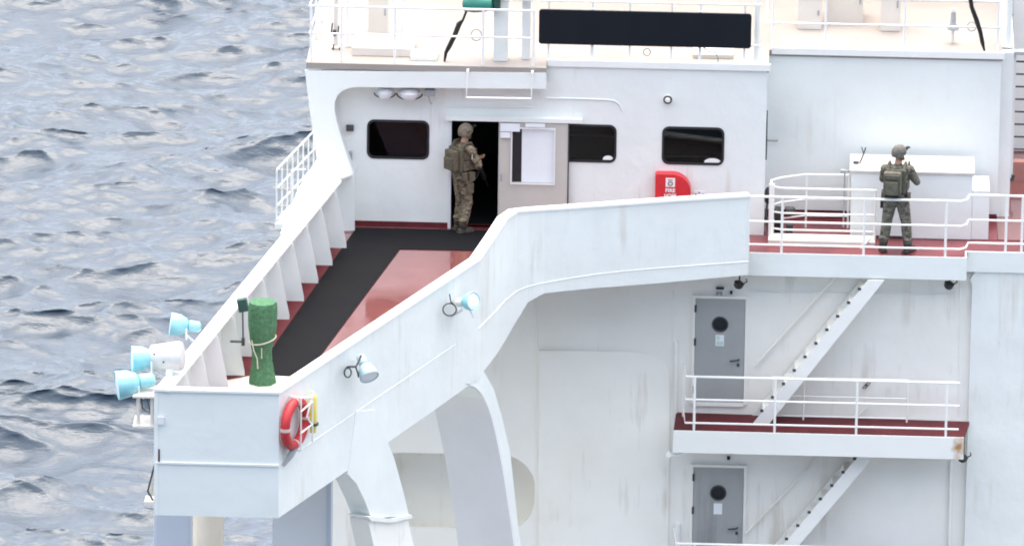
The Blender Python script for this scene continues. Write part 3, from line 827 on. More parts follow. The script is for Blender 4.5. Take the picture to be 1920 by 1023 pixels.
guard_rail('guard_rail', [(kx0-.05, ye, 0), (xat(1620, ye, 0), ye, 0), (xat(1800, ye, 0), ye, 0), (kx1-.02, ye+.1, 0), (kx1+.02, -.58, 0), (xat(1885, -.58, 0), -.58, 0), (xat(1990, -.58, 0), -.58, 0)],
           H3, [(xat(p, ye, 0), ye, 0.01) for p in (1465, 1619, 1772)]+[(xat(p, -.58, 0), -.58, 0.01) for p in (1885, 1915)],
           'white three-bar guard rail along the walkway edge in front of the standing person')
yb = -1.39
guard_rail('guard_rail', [(xat(1281, YW-.05, Z1), YW-.2, Z1), (xat(1284, yb, Z1), yb, Z1), (xat(1797, yb, Z1), yb, Z1)], (0.92, 0.53, 0.13),
           [(xat(p, yb, Z1), yb, Z1) for p in (1301, 1452, 1605, 1773)]+[(xat(1281, YW-.2, Z1), YW-.2, Z1)],
           'white guard rail along the outer edge of the balcony by the upper grey door')
ybi = -0.72
guard_rail('guard_rail', [(xat(1447, ybi, Z1), ybi, Z1), (xat(1700, ybi, Z1), ybi, Z1)], (0.72, 0.40, 0.06), [(xat(p, ybi, Z1), ybi, Z1) for p in (1447, 1506, 1605, 1700)],
           'thin inner rail against the wall behind the diagonal balcony stair', r=0.016)
guard_rail('guard_rail', [(xat(1262, YW-.2, Z2), YW-.2, Z2), (xat(1265, yb, Z2), yb, Z2), (xat(1780, yb, Z2), yb, Z2)], (0.95, 0.53, 0.13), [(xat(p, yb, Z2), yb, Z2) for p in (1300, 1452, 1605, 1773)],
           'white rail of the lower balcony at the bottom edge of the picture')
# curved guard round the ladder opening
g0 = [(xat(1640, -.36, .9), -.36, 0), (xat(1470, -.36, .9), -.36, 0), (xat(1447, -.30, .9), -.28, 0), (xat(1446, 0.05, .9), 0.05, 0), (xat(1465, .25, .9), .22, 0), (xat(1510, .4, .9), .42, 0), (xat(1592, .42, .9), .44, 0)]
guard_rail('guard_rail', g0, (0.92, 0.50, 0.22), [(xat(1511, .42, .2), .42, 0.01), (xat(1590, .44, .2), .44, 0.01), (xat(1640, -.36, .2), -.36, 0.01)], 'curved white rail guarding the ladder opening beside the white locker', r=0.018)
mb = MB(); p = Vector((xat(1446, -.33, .4), -.33, .01)); mb.tube([p, p+Vector((0, 0, .97))], 0.045, 10)
tag(mb.build('rail_stanchion', 'white_rail', base=p), 'thick white stanchion at the near left end of the curved rail', 'stanchion')

# ------------------------------------------------------------------ STAIRS
def stair(zb, ztop, pxb, pxt, lab):
    y0, y1 = -1.05, -0.55
    xb = xat(pxb, y0, zb); xt = xat(pxt, y0, ztop)
    t = thing('inclined_ladder', (xb, (y0+y1)/2, zb), lab, 'stair', 'inclined ladders between the decks')
    d = Vector((xt-xb, 0, ztop-zb)); dn = d.normalized(); nn = Vector((-dn.z, 0, dn.x))
    for y in (y0, y1-.03):
        mb = MB(); hw = 0.115
        P = Vector((xb, y, zb)); Q = Vector((xt, y, ztop))
        mb.prism([P+Vector((-.12, 0, 0)), P+Vector((.14, 0, 0)), Q+Vector((.14, 0, 0)), Q+Vector((-.12, 0, 0))], (0, 0.03, 0)); mb.build('stringer', 'white_rail', t)
    n = int((ztop-zb)/0.235)
    for i in range(1, n+1):
        c = Vector((xb, 0, zb))+d*(i*0.235/(ztop-zb))
        mb = MB(); mb.box((c.x-.13, y0+.031, c.z-.02), (c.x+.09, y1-.031, c.z+.02)); mb.build('tread', 'white_house', t)
        mb = MB(); mb.box((c.x-.165, y0-.004, c.z-.012), (c.x-.112, y0+.029, c.z+.026)); mb.build('tread_end', 'dark_metal', t)
    mb = MB(); mb.tube([Vector((xb-.1, y1-.02, zb+.85)), Vector((xt-.1, y1-.02, ztop+.55))], 0.018, 8); mb.build('handrail', 'white_house', t, smooth=True)
    return t
stair(Z1+.004, -0.38, 1424, 1642, 'white diagonal ladder rising from the railed balcony to the walkway')
stair(Z2+.004, Z1-.37, 1406, 1634, 'white diagonal ladder beside the lower grey door at the bottom')

# ------------------------------------------------------------------ LOCKER ON THE WALKWAY
lx0 = xat(1595, -.02, .5); lx1 = xat(1822, -.02, .5)
lk = thing('deck_locker', ((lx0+lx1)/2, .4, 0.012), 'long white steel locker behind the person on the walkway', 'locker')
mb = MB(); mb.box((lx0, -.02, .012), (lx1, .80, 1.12)); mb.build('body', 'white_clean', lk, bevel=.015)
mb = MB(); mb.box((lx0-.03, -.05, 1.121), (lx1+.03, .83, 1.165)); mb.build('lid', 'cream', lk, bevel=.015)
mb = MB(); mb.box((lx1+.002, .0, .012), (lx1+.28, .8, .85)); mb.build('side_box', 'white_clean', lk, bevel=.015)
mb = MB(); mb.box((lx0+.005, -.026, .013), (lx0+.9, -.021, .05)); mb.build('foot_gap_shade', 'dark_metal', lk)  # dark strip laid on for the shaded gap under the locker
p = Vector((xat(1612, .3, 1.17), .3, 1.17))
mb = MB(); mb.tube([p, p+Vector((.06, 0, .16)), p+Vector((.09, 0, .27))], .012, 6); mb.tube([p+Vector((.06, 0, .16)), p+Vector((.025, 0, .28))], .009, 6); mb.lathe([(0, .05), (.03, .05), (.04, .02)], p+Vector((-.06, 0, -.004)), (0, 0, 1), 10)
tag(mb.build('whip_antenna', 'dark_metal', base=p), 'small dark forked antenna on the left end of the white locker', 'antenna')
p = Vector((xat(1584, .0, 1.1), .0, 1.12))
mb = MB(); mb.tube([p+Vector((.09, .1, -.02)), p, p+Vector((-.03, 0, 0))], .02, 8); mb.tube([p+Vector((.0, 0, -.02)), p+Vector((0, 0, -.95))], .014, 6); mb.cbox(p+Vector((-.03, 0, 0)), (.08, .07, .055))
tag(mb.build('vent_pipe', 'grey_metal', base=p), 'thin grey pipe with bent head at the locker corner', 'pipe')

# ------------------------------------------------------------------ SMALL FITTINGS
def text_mesh(body, size, origin, m, parent, name='lettering', align='CENTER', bold=0.0):
    cu = bpy.data.curves.new('t', 'FONT'); cu.body = body; cu.size = size; cu.align_x = align; cu.extrude = 0.0015; cu.offset = bold
    o = bpy.data.objects.new('t', cu); col.objects.link(o)
    me = bpy.data.meshes.new_from_object(o.evaluated_get(bpy.context.evaluated_depsgraph_get()))
    bpy.data.objects.remove(o); bpy.data.curves.remove(cu); me.materials.clear()
    me.transform(Matrix.Translation(origin) @ Matrix.Rotation(math.pi/2, 4, 'X'))
    me.name = name
    return link_mesh(name, me, m, parent)
# red fire hose cover on the wheelhouse wall
a = on_y(1228, 378, -.1); b = on_y(1296, 325, -.1)
hb = thing('hose_box', ((a.x+b.x)/2, 0, .3), 'red fire hose box with rounded corner on the white wall', 'hose box')
w = b.x-a.x; ztop = b.z; zb = ztop-.70; rr = .30
poly = [(a.x, zb), (b.x, zb), (b.x, ztop-rr)]+[(b.x-rr+rr*math.cos(R(10*k)), ztop-rr+rr*math.sin(R(10*k))) for k in range(1, 10)]+[(a.x+.02, ztop), (a.x, ztop-.02)]
plate('cover', poly, [], (0, -.2, 0), (1, 0, 0), (0, 0, 1), .2, 'red_paint', hb)
cx = on_y(1257, 340, -.2).x
pi = on_y(1257, 342, -.2)
mb = MB(); mb.box((cx-.075, -.206, pi.z-.075), (cx+.075, -.2015, pi.z+.075)); mb.build('pictogram', 'print_white', hb)
mb = MB()
mb.tube([(cx-.0+.035*math.cos(2*math.pi*k/16), -.207, pi.z-.02+.03*math.sin(2*math.pi*k/16)) for k in range(16)], .009, 5, closed=True)
mb.cbox((cx, -.207, pi.z+.04), (.08, .004, .012)); mb.build('pictogram_hose', 'red_dark', hb)
text_mesh('FIRE', .088, (cx, -.2035, pi.z-.165), 'print_white', hb, bold=.003)
text_mesh('HOSE', .078, (cx, -.2035, pi.z-.25), 'print_white', hb, bold=.003)
text_mesh('B-4', .085, (cx, -.2035, pi.z-.345), 'print_white', hb, bold=.003)
# little black and white mark beside it
p = on_y(1311, 367, -.012)
mk = thing('muster_mark', (p.x, 0, p.z), 'tiny black bow-tie mark on the wall right of the red box', 'mark')
mb = MB(); mb.box((p.x-.085, -.012, p.z-.06), (p.x+.085, -.003, p.z+.08)); mb.build('plate', 'paper', mk)
mb = MB()
for s in (-1, 1): mb.prism([(p.x, -.0125, p.z), (p.x+s*.07, -.0125, p.z+.035), (p.x+s*.07, -.0125, p.z-.035)], (0, -.004, 0))
mb.lathe([(0, .012), (.004, .012)], (p.x, -.0125, p.z+.055), (0, -1, 0), 10)
mb.build('mark_print', 'black', mk)
# round wall lamp
p = on_y(1252, 186, -.05)
wl = thing('bulkhead_lamp', (p.x, 0, p.z), 'small round bulkhead lamp high on the white wall above the window', 'lamp')
mb = MB(); mb.tube([(p.x+.058*math.cos(2*math.pi*k/20), -.09, p.z+.058*math.sin(2*math.pi*k/20)) for k in range(20)], .016, 8, closed=True); mb.build('ring', 'dark_metal', wl, smooth=True)
mb = MB(); mb.lathe([(0, .055), (.06, .055), (.1, .045), (.125, .0)], (p.x, -.001, p.z), (0, -1, 0), 16); mb.build('lens', 'buoy_white', wl, smooth=True)
# dark lamp at the wheelhouse corner and machinery behind the curved rail
p = on_y(1439, 372, -.03)
dlp = thing('corner_lamp', (XR, .1, p.z), 'black fitting on the wheelhouse corner above the walkway rail', 'lamp')
mb = MB(); mb.lathe([(0, .05), (.05, .08), (.18, .085), (.26, .04)], (p.x+.02, .05, p.z-.1), (0, 0, 1), 12); mb.build('housing', 'black', dlp, smooth=True)
mb = MB(); mb.tube([(p.x+.0, .05, p.z-.1), (p.x-.02, .05, p.z-.3), (p.x+.03, .05, p.z-.6)], .02, 6); mb.build('cable', 'dark_metal', dlp)
p = on_z(1476, 432, .012)
wi = thing('ladder_winch', (p.x, p.y, .012), 'dark machinery standing behind the curved white rail', 'winch')
for (x0, y0, x1, y1) in ((1452, 389, 1466, 401), (1472, 387, 1491, 400)):
    a = on_y(x0, (y0+y1)/2, .25); b = on_y(x1, (y0+y1)/2, .25); mb = MB(); mb.lathe([(0, .04), (.02, .06), ((b.x-a.x)-.03, .06), (b.x-a.x, .03)], (a.x, .25, a.z), (1, 0, 0), 12); mb.build('drum', 'dark_metal', wi, smooth=True)
mb = MB(); a = on_y(1452, 420, .2); b = on_y(1468, 405, .2); mb.box((a.x, .1, .012), (b.x, .35, b.z+.12)); mb.build('frame', 'black', wi, bevel=.01)
mb = MB(); a = on_y(1473, 440, .1); b = on_y(1487, 425, .1); mb.box((a.x, .1, .012), (b.x, .3, .16)); mb.build('motor', 'dark_metal', wi, bevel=.015)
# lamps under the decks
for (px, py, y, lab) in ((1777, 534, -.80, 'dark lamp under the right end of the walkway edge'), (1383, 533, -.75, 'dark lamp under the walkway above the upper grey door'), (1803, 858, -1.2, 'small dark lamp under the right end of the balcony')):
    p = on_y(px, py, y)
    t = thing('deck_lamp', p, lab, 'lamp', 'lamps hung under the decks')
    zc = (-.30 if py < 700 else Z1-.06)
    mb = MB(); mb.lathe([(0, .045), (.03, .075), (.1, .085), (.13, .03)], p+Vector((0, 0, -.06)), (.3, -.1, 1), 12); mb.build('housing', 'black', t, smooth=True)
    mb = MB(); mb.tube([p+Vector((.03, 0, .05)), Vector((p.x+.03, p.y, zc))], .016, 6); mb.tube([p+Vector((.1, 0, .02)), p+Vector((.15, 0, .05)), p+Vector((.14, 0, .1))], .012, 6); mb.build('bracket', 'dark_metal', t)
for (px, py, w_, h_, lab) in ((1350, 540, .13, .03, 'dark small plate above the upper grey door'), (1371, 548, .04, .045, 'small black knob above the upper grey door'), (1366, 858, .05, .05, 'small black knob above the lower grey door')):
    p = on_y(px, py, YW-.03); mb = MB(); mb.cbox((p.x, YW-.03, p.z), (w_, .058, h_))
    tag(mb.build('door_fitting', 'black', base=p, bevel=.006), lab, 'fitting')
p = on_y(1348, 550, YW-.03); mb = MB(); mb.cbox((p.x-.03, YW-.02, p.z), (.03, .038, .05)); mb.cbox((p.x+.04, YW-.02, p.z), (.03, .038, .05)); mb.cbox((p.x+.005, YW-.01, p.z), (.1, .018, .02))
tag(mb.build('door_fitting', 'grey_metal', base=p), 'pair of grey studs just above the upper grey door', 'fitting')
p = on_y(1624, 722, YW-.04); mb = MB(); mb.tube([p+Vector(v) for v in ((-.06, 0, -.05), (.02, 0, .05), (.07, 0, .05), (-.01, 0, -.05))], .008, 5, closed=True); mb.box((p.x-.02, YW-.04, p.z-.01), (p.x+.02, YW-.0, p.z+.01))
tag(mb.build('rail_clip', 'dark_metal', base=p), 'small dark clip on the wall behind the balcony rail', 'clip')
p = on_y(1262, 853, -1.5); mb = MB(); mb.tube([on_y(px, py, -1.35) for px, py in ((1256, 850), (1270, 853), (1283, 846))], .022, 6); mb.lathe([(0, .045), (.05, .045)], on_y(1254, 850, -1.35), (0, -1, 0), 10)
tag(mb.build('drain_pipe', 'white_rail', base=p), 'short bent drain pipe at the left end of the balcony edge', 'pipe')
# lights under the wheelhouse overhang
for i, (px, py, s, lab) in enumerate(((722, 171, .9, 'left round deckhead light under the wheelhouse overhang'), (768, 172, 1.1, 'middle deckhead light with black ring under the overhang'))):
    p = on_y(px, py, -.16); t = thing('deckhead_light', p, lab, 'lamp', 'lights under the wheelhouse overhang')
    mb = MB(); mb.lathe([(0, .10*s), (.05, .15*s), (.12, .16*s), (.17, .10*s)], p+Vector((0, 0, -.12)), (0, 0, 1), 16); mb.build('housing', 'grey_paint_and_shade', t, smooth=True)
    mb = MB(); mb.tube([p+Vector((.19*s*math.cos(a_), -.08+.0*math.sin(a_), -.01+.09*s*math.sin(a_))) for a_ in [math.pi+math.pi*k/14 for k in range(15)]], .012, 6); mb.build('cage', 'black' if i else 'dark_metal', t)
    mb = MB(); mb.box((p.x-.03, p.y, p.z), (p.x+.03, -.002, p.z+.03)); mb.build('bracket', 'grey_paint_and_shade', t)
p = on_y(806, 172, -.14); mb = MB(); mb.cbox(p, (.17, .2, .1)); mb.tube([p+Vector((-.02, -.05, -.05)), p+Vector((0, -.05, -.15)), p+Vector((.04, -.05, -.2))], .01, 6)
tag(mb.build('junction_box', 'grey_metal', base=p, bevel=.01), 'grey junction box with hanging cable under the overhang', 'junction box')
for (x0, y0, x1, y1) in ((649, 236, 663, 246), (650, 285, 660, 304)):
    a = on_y(x0, y1, -.06); b = on_y(x1, y0, -.06); mb = MB(); mb.box((a.x, -.06, a.z), (b.x, -.001, b.z))
    tag(mb.build('wall_switch', 'dark_metal' if y0 < 250 else 'grey_metal', base=a), 'dark narrow fitting on the wall left of the first window' if y0 < 250 else 'grey socket low on the wall left of the first window', 'fitting')
# hanging frame on the overhang
fy = -.42
t = thing('drip_frame', on_y(935, 183, fy), 'thin white frame hanging from the overhang above the doorway', 'frame')
mb = MB(); mb.tube([on_y(px, py, fy) for px, py in ((877, 134), (874, 183), (996, 185), (998, 137))], .018, 6); mb.build('bar', 'white_rail', t)
mb = MB(); a = on_y(877, 134, fy); b = on_y(998, 137, fy); mb.box((a.x-.02, fy, a.z-.02), (a.x+.02, -.34, a.z+.02)); mb.build('lug', 'white_rail', t)
mb = MB(); mb.box((b.x-.02, fy, b.z-.02), (b.x+.02, -.34, b.z+.02)); mb.build('lug', 'white_rail', t)

# ------------------------------------------------------------------ WING FITTINGS
# covered compass on its pedestal
pb = on_z(492, 716, .142); pb = Vector((pb.x, pb.y, .1405))
cp = thing('covered_compass', pb, 'compass pedestal wrapped in a green canvas cover on the wing platform', 'compass')
prof = [(0, .205), (.02, .20), (.10, .195), (.22, .172), (.36, .150), (.50, .148), (.62, .165), (.74, .190), (.90, .213), (1.10, .218), (1.24, .212), (1.30, .20), (1.315, .03)]
def wob(a_, t_): return 1+.07*math.sin(3*a_+7*t_)*(1-abs(2*t_-1))+.05*math.sin(7*a_+6*t_)*(1-.5*t_)+.03*math.sin(15*a_-9*t_)
prof2 = []
for (d0_, r0_), (d1_, r1_) in zip(prof, prof[1:]):
    for k in range(3): prof2.append((d0_+(d1_-d0_)*k/3, r0_+(r1_-r0_)*k/3))
prof2.append(prof[-1])
mb = MB(); mb.lathe(prof2, pb, (0, 0, 1), 40, wob); mb.build('canvas_cover', 'canvas_green', cp, smooth=True)
def around(z, dz, r, n=24):
    return [pb+Vector((r*math.cos(2*math.pi*k/n), r*math.sin(2*math.pi*k/n), z+dz*math.sin(2*math.pi*k/n+1.2))) for k in range(n)]
mb = MB(); mb.tube(around(.70, .05, .205), .011, 6, closed=True); mb.build('rope', 'rope', cp, smooth=True)
mb = MB(); mb.tube([pb+Vector(v) for v in ((-.16, -.13, .72), (-.12, -.175, .56), (-.07, -.18, .44), (-.06, -.185, .28))], .011, 6); mb.tube([pb+Vector(v) for v in ((0, -.21, .62), (.0, -.19, .45))], .009, 6); mb.build('rope_end', 'rope', cp)
# green hand lamp on a stem at the bulwark
p = on_y(455, 640, -8.7)
hl = thing('signal_lamp', (p.x, -8.7, .2), 'dark green lamp on a thin stem inside the fore bulwark', 'lamp')
a = on_y(456, 640, -8.7); b = on_y(455, 585, -8.7)
mb = MB(); mb.tube([a, b], .014, 6); mb.build('stem', 'dark_metal', hl)
mb = MB(); mb.cbox(on_y(455, 571, -8.7), (.15, .13, .2), Matrix.Rotation(R(-12), 4, 'Y')); mb.build('head', 'green_dark', hl, bevel=.015)
mb = MB(); mb.cbox(a, (.05, .05, .12)); mb.tube([a, a+Vector((-.2, 0, 0))], .02, 6); mb.build('foot', 'dark_metal', hl)
# lifebuoy and its rack on the aft plate
lc = on_aft(553, 793, .10)
def aftpt(c, s, z, out=0.0): return c-AD*s+Vector((0, 0, z))+AN*out
lb = thing('lifebuoy', lc, 'red lifebuoy in a white rack on the aft side of the wing', 'lifebuoy')
R0 = .335
mb = MB(); mb.tube([aftpt(lc, R0*math.cos(2*math.pi*k/36), R0*math.sin(2*math.pi*k/36)) for k in range(36)], .075, 12, closed=True); mb.build('ring', 'red_buoy', lb, smooth=True)
for ang in (0, 90, 180, 270):
    mb = MB(); mb.tube([aftpt(lc, R0*math.cos(R(ang+d)), R0*math.sin(R(ang+d))) for d in (-4, 0, 4)], .078, 12); mb.build('band', 'band_grey', lb, smooth=True)
rk = thing('lifebuoy_rack', aftpt(lc, 0, -.4), 'thin white bars holding the red lifebuoy', 'rack')
for pts in ([(0, .42), (0, -.42)], [(-.02, .2), (.40, .24)], [(-.02, -.14), (.40, -.12)], [(.4, .40), (.4, -.40)], [(0, .42), (.4, .3)], [(.36, .3), (.2, .05), (.36, -.1)]):
    mb = MB(); mb.tube([aftpt(lc, s, z, .10) for s, z in pts], .014, 6); mb.build('bar', 'white_rail', rk)
for z in (.42, -.42):
    mb = MB(); mb.tube([aftpt(lc, 0, z, .10), aftpt(lc, 0, z, -.09)], .014, 6); mb.build('bar', 'white_rail', rk)
mb = MB(); mb.tube([aftpt(lc, -.05, -.36, .03), aftpt(lc, -.12, -.48, -.02), aftpt(lc, -.22, -.62, -.08)], [.05, .05, .02], 8)
tag(mb.build('line_bag', 'grey_metal', base=lc), 'grey line hanging below the red lifebuoy', 'rope')
sc_ = on_aft(587, 775, .09)
sm = thing('smoke_signal', sc_, 'yellow smoke marker upright beside the red lifebuoy', 'smoke marker')
mb = MB(); mb.lathe([(0, .06), (.02, .062), (.40, .062), (.43, .05)], sc_+Vector((0, 0, -.14)), (0, 0, 1), 14); mb.build('canister', 'yellow', sm, smooth=True)
mb = MB(); mb.lathe([(0, .085), (.03, .085)], sc_+Vector((0, 0, -.175)), (0, 0, 1), 14); mb.build('collar', 'dark_metal', sm)
mb = MB(); mb.lathe([(0, .045), (.12, .06)], sc_+Vector((0, 0, -.297)), (0, 0, 1), 14); mb.build('cap', 'yellow', sm, smooth=True)
mb = MB(); mb.box((-.05, -.02, -.2), (.05, .06, -.1), Matrix.Translation(sc_-AN*.06)); mb.build('holder', 'white_rail', sm)
# floodlights
def floodlight(c, axis, s, hood, body, lab, mount, group, front='grey_paint_and_shade', yoke=True):
    t = thing('floodlight', c, lab, 'floodlight', group)
    ax = Vector(axis).normalized()
    mb = MB(); mb.lathe([(.30*s, .20*s), (.32*s, .225*s), (.30*s, .235*s), (.12*s, .21*s), (0, .15*s), (-.04*s, .10*s)], c, ax, 20); mb.build('hood', hood, t, smooth=True)
    mb = MB(); mb.lathe([(.302*s, .199*s), (.318*s, .12*s), (.322*s, .01*s)], c, ax, 20); mb.build('lens', front, t, smooth=True)
    mb = MB(); mb.lathe([(-.041*s, .095*s), (-.06*s, .12*s), (-.26*s, .11*s), (-.30*s, .06*s)], c, ax, 16); mb.build('body', body, t, smooth=True)
    if yoke:
        mb = MB(); side = ax.cross(Vector((0, 0, 1))).normalized()
        mb.tube([c+side*.22*s, c+side*.24*s+Vector((0, 0, -.2*s)), c-side*.24*s+Vector((0, 0, -.2*s)), c-side*.22*s], .014, 6)
        mb.tube([c+Vector((0, 0, -.2*s)), Vector(mount)], .022, 6); mb.build('yoke', 'grey_paint_and_shade', t)
    return t
GF = 'floodlights outside the forward corner of the wing'
yl = E_fore.y
c = on_y(256, 716, yl+.3); floodlight(c, (-1, -.25, -.12), .95, 'cyan', 'cyan', 'lowest cyan floodlight above the small bracket shelf', c+Vector((.12, 0, -.25)), GF)
c = on_y(281, 671, yl+.7); floodlight(c, (-1, -.2, -.02), .86, 'cyan', 'cyan', 'middle cyan floodlight beside the white drum lamp', c+Vector((.3, 0, -.35)), GF)
c = on_y(349, 610, yl+2.3); floodlight(c, (-1, -.1, .12), .76, 'cyan', 'cyan', 'uppermost cyan floodlight above the fore bulwark rail', c+Vector((.18, 0, -.32)), GF)
c = on_y(316, 668, yl+.75)
t = thing('drum_lamp', c, 'big white drum shaped lamp beside the cyan floodlights', 'lamp')
mb = MB(); mb.lathe([(-.27, .16), (-.25, .19), (-.05, .205), (.17, .225), (.22, .20), (.24, .1)], c, (1, -.1, .12), 24); mb.build('drum', 'drum_grey', t, smooth=True)
for dx, dz in ((-.2, .1), (-.06, -.02)):
    mb = MB(); mb.lathe([(0, .015), (.02, .013)], c+Vector((dx, -.195, dz)), (0, -1, 0), 8); mb.build('bolt', 'dark_metal', t)
mb = MB(); mb.box((-.05, -.03, -.5), (.05, .03, -.15), Matrix.Translation(c+Vector((.02, -.12, 0)))); mb.build('stand', 'white', t)
# shelf frame for the floodlights
a = on_y(249, 740, yl+.1); b = on_y(300, 797, yl+.1)
sf = thing('lamp_shelf', ((a.x+b.x)/2, yl+.1, b.z), 'cream bracket frame carrying the lowest floodlight off the wing corner', 'bracket')
mb = MB(); mb.box((a.x, yl+.05, a.z-.03), (b.x, yl+.55, a.z)); mb.build('top_plate', 'cream', sf)
mb = MB(); mb.box((a.x, yl+.05, b.z-.03), (b.x, yl+.55, b.z)); mb.build('bottom_plate', 'cream', sf)
for xx in (a.x+.08, b.x-.12):
    mb = MB(); mb.tube([(xx, yl+.12, b.z), (xx, yl+.12, a.z-.03)], .028, 8); mb.build('post', 'cream', sf)
mb = MB(); mb.tube([(a.x+.1, yl+.3, a.z-.05), (a.x+.14, yl+.2, a.z-.25), (a.x+.26, yl+.2, a.z-.32), (a.x+.2, yl+.25, a.z-.1), (b.x, yl+.3, a.z-.18)], .012, 6); mb.build('cable', 'dark_metal', sf)
mb = MB(); p = on_y(302, 787, yl); mb.cbox((p.x, yl-.02, p.z), (.09, .03, .12)); mb.build('label_plate', 'grey_paint_and_shade', sf)
# folded steps at the lower left corner
pts = [on_y(px, py, yl+.2) for px, py in ((291, 866), (277, 920), (291, 945))]
ft = thing('corner_stay', pts[1], 'small dark wire stay with a white foot below the wing corner', 'stay')
mb = MB(); mb.tube(pts, .016, 6); mb.build('wire', 'dark_metal', ft)
mb = MB(); q = on_y(284, 938, yl+.2); mb.box((q.x-.1, yl+.12, q.z-.04), (q.x+.12, yl+.4, q.z+.01)); mb.build('foot', 'cream', ft)
mb = MB(); q0 = on_y(288, 880, yl+.25); q1 = on_y(288, 930, yl+.25); mb.prism([q0, q1, q1+Vector((-.06, 0, 0))], (0, .03, 0)); mb.build('web', 'cream_post', ft)
# floodlights on the aft plate
G2 = 'small floodlights fixed to the aft side of the wing'
c = on_aft(872, 566, .22); t = floodlight(c, (.6, -.55, .25), .62, 'cyan', 'white_rail', 'pale cyan floodlight on the wing side with a black cable loop', c-AN*.2, G2, yoke=False)
mb = MB(); mb.tube([c+AN*0+Vector((-.05, -.02, -.12)), c-AN*.22+Vector((-.02, 0, -.26))], .03, 6); mb.tube([c+Vector((.07, -.1, .1)), c+Vector((.08, -.1, -.1)), c+Vector((.14, -.1, -.22))], .012, 6); mb.build('stem', 'grey_paint_and_shade', t)
lc2 = on_aft(843, 580, .09)
mb = MB(); mb.tube([on_aft(843+12.5*math.cos(2*math.pi*k/24), 580+11.5*math.sin(2*math.pi*k/24), .09) for k in range(24)], .011, 6, closed=True); mb.tube([on_aft(853, 573, .09), on_aft(845, 565, .09), on_aft(843, 551, .05)], .011, 6); mb.build('cable_loop', 'black', t)
c = on_aft(684, 686, .24); t = floodlight(c, (.35, -.6, -.55), .66, 'teal_grey', 'teal_grey', 'teal grey floodlight on the wing side above the support leg', c-AN*.2, G2, yoke=False)
mb = MB(); mb.tube([on_aft(px, py, .2) for px, py in ((677, 666), (673, 676), (667, 687), (655, 687), (652, 689))], .017, 6); mb.tube([on_aft(667, 687, .2), on_aft(671, 700, .2), on_aft(672, 706, .18)], .013, 6); mb.build('bracket', 'black', t)
mb = MB(); mb.tube([on_aft(652+6.5*math.cos(2*math.pi*k/20), 698+9*math.sin(2*math.pi*k/20), .16) for k in range(20)], .011, 6, closed=True); mb.tube([on_aft(652, 688, .16), on_aft(651, 689, 0)], .02, 6); mb.build('cable_loop', 'black', t)
# posts standing far below the wing corner
pA = on_y(326, 1000, -7.0); mb = MB()
x0 = on_y(288, 1000, -7.0).x; x1 = on_y(360, 1000, -7.0).x
mb.prism([(x0+.02, -7, -.86), (x1-.02, -7, -.86), (x1, -7, -15.99), (x0-.15, -7, -15.99)], (0, .5, 0)); tag(mb.build('ventilator_trunk', 'blue_grey', base=(pA.x, -7, -16), bevel=.05), 'pale blue grey trunk rising below the wing end box', 'ventilator')
pB = on_y(392, 1000, -5.2); mb = MB(); mb.lathe([(0, .30), (6, .27), (13.2, .24), (13.6, .22), (14.6, .20)], (pB.x-.04, -5.2, -15.99), (0, 0, 1), 20); o_ = mb.build('crane_post', 'cream_post', base=(pB.x, -5.2, -16), smooth=True)
tag(o_, 'cream round post below the wing end box', 'post')
mb = MB(); pC = on_y(411, 1000, -4.6); mb.tube([(pC.x, -4.6, -15.99), (pC.x+.02, -4.6, -3.4), (pC.x-.02, -4.6, -1.0)], .06, 8); tag(mb.build('mooring_pipe', 'cream', base=(pC.x, -4.6, -16), smooth=True), 'thin cream pipe right beside the cream post', 'pipe')
# forward platform rail seen beyond the pillar
za = .0
A = on_z(519, 318, .92); Bq = on_z(598, 236, .92); Cq = on_z(573, 318, .92)
A.z = Bq.z = Cq.z = 0
fpl = [(A.x-.03, A.y-.03), (Cq.x+.1, A.y-.03), (Bq.x+.5, Bq.y), (Bq.x-.03, Bq.y)]
t = thing('forward_platform', A, 'white platform beyond the pillar with a barred rail over the sea', 'platform')
mb = MB(); mb.prism([(x, y, -.08) for x, y in fpl], (0, 0, .08)); mb.build('deck', 'white', t)
n = 8
posts = [A+(Bq-A)*(i/n) for i in range(n+1)]
guard_rail('guard_rail', [Cq, A, Bq], (.92, .60, .30, .06), posts+[A+(Cq-A)*.5], 'white barred rail leading away beyond the pillar over the sea', r=.016, pr=.013)

# ------------------------------------------------------------------ ROOF FITTINGS
rz = ROOF+.002
def rpt(px, py, z=rz): return on_z(px, py, z)
re_y = -.26
xa = xat(580, re_y, rz); xb_ = xat(1002, re_y, rz); 
H2 = (.92, .50)
p0 = on_z(612, 20, rz); 
guard_rail('guard_rail', [(xa+.1, 3.0, rz), (xa, re_y, rz), (xb_, re_y, rz)], (.93, .47), [(xat(p, re_y, rz), re_y, rz) for p in (583, 640, 740, 905, 1000)]+[(xa+.03, 1.0, rz), (xa+.06, 2.0, rz)],
           'white rail along the roof edge left of the black board', r=.02)
yr = .06
guard_rail('guard_rail', [(xat(1010, yr, rz), yr, rz), (xat(1428, yr, rz), yr, rz)], (1.02, .34), [(xat(p, yr, rz), yr, rz) for p in (1028, 1110, 1180, 1258, 1312, 1395, 1420)], 'white rail on the roof edge behind the black board', r=.018)
yr2 = 1.05
guard_rail('guard_rail', [(xat(1436, yr2, rz), yr2+1.5, rz), (xat(1436, yr2, rz), yr2+.12, rz), (xat(1446, yr2, rz), yr2, rz), (xat(1700, yr2, rz), yr2, rz), (xat(1874, yr2, rz), yr2, rz), (xat(1884, yr2, rz), yr2+3, rz)], (.88, .44), [(xat(p, yr2, rz), yr2, rz) for p in (1448, 1547, 1695, 1870)],
           'white rail along the roof edge above the locker', r=.02)
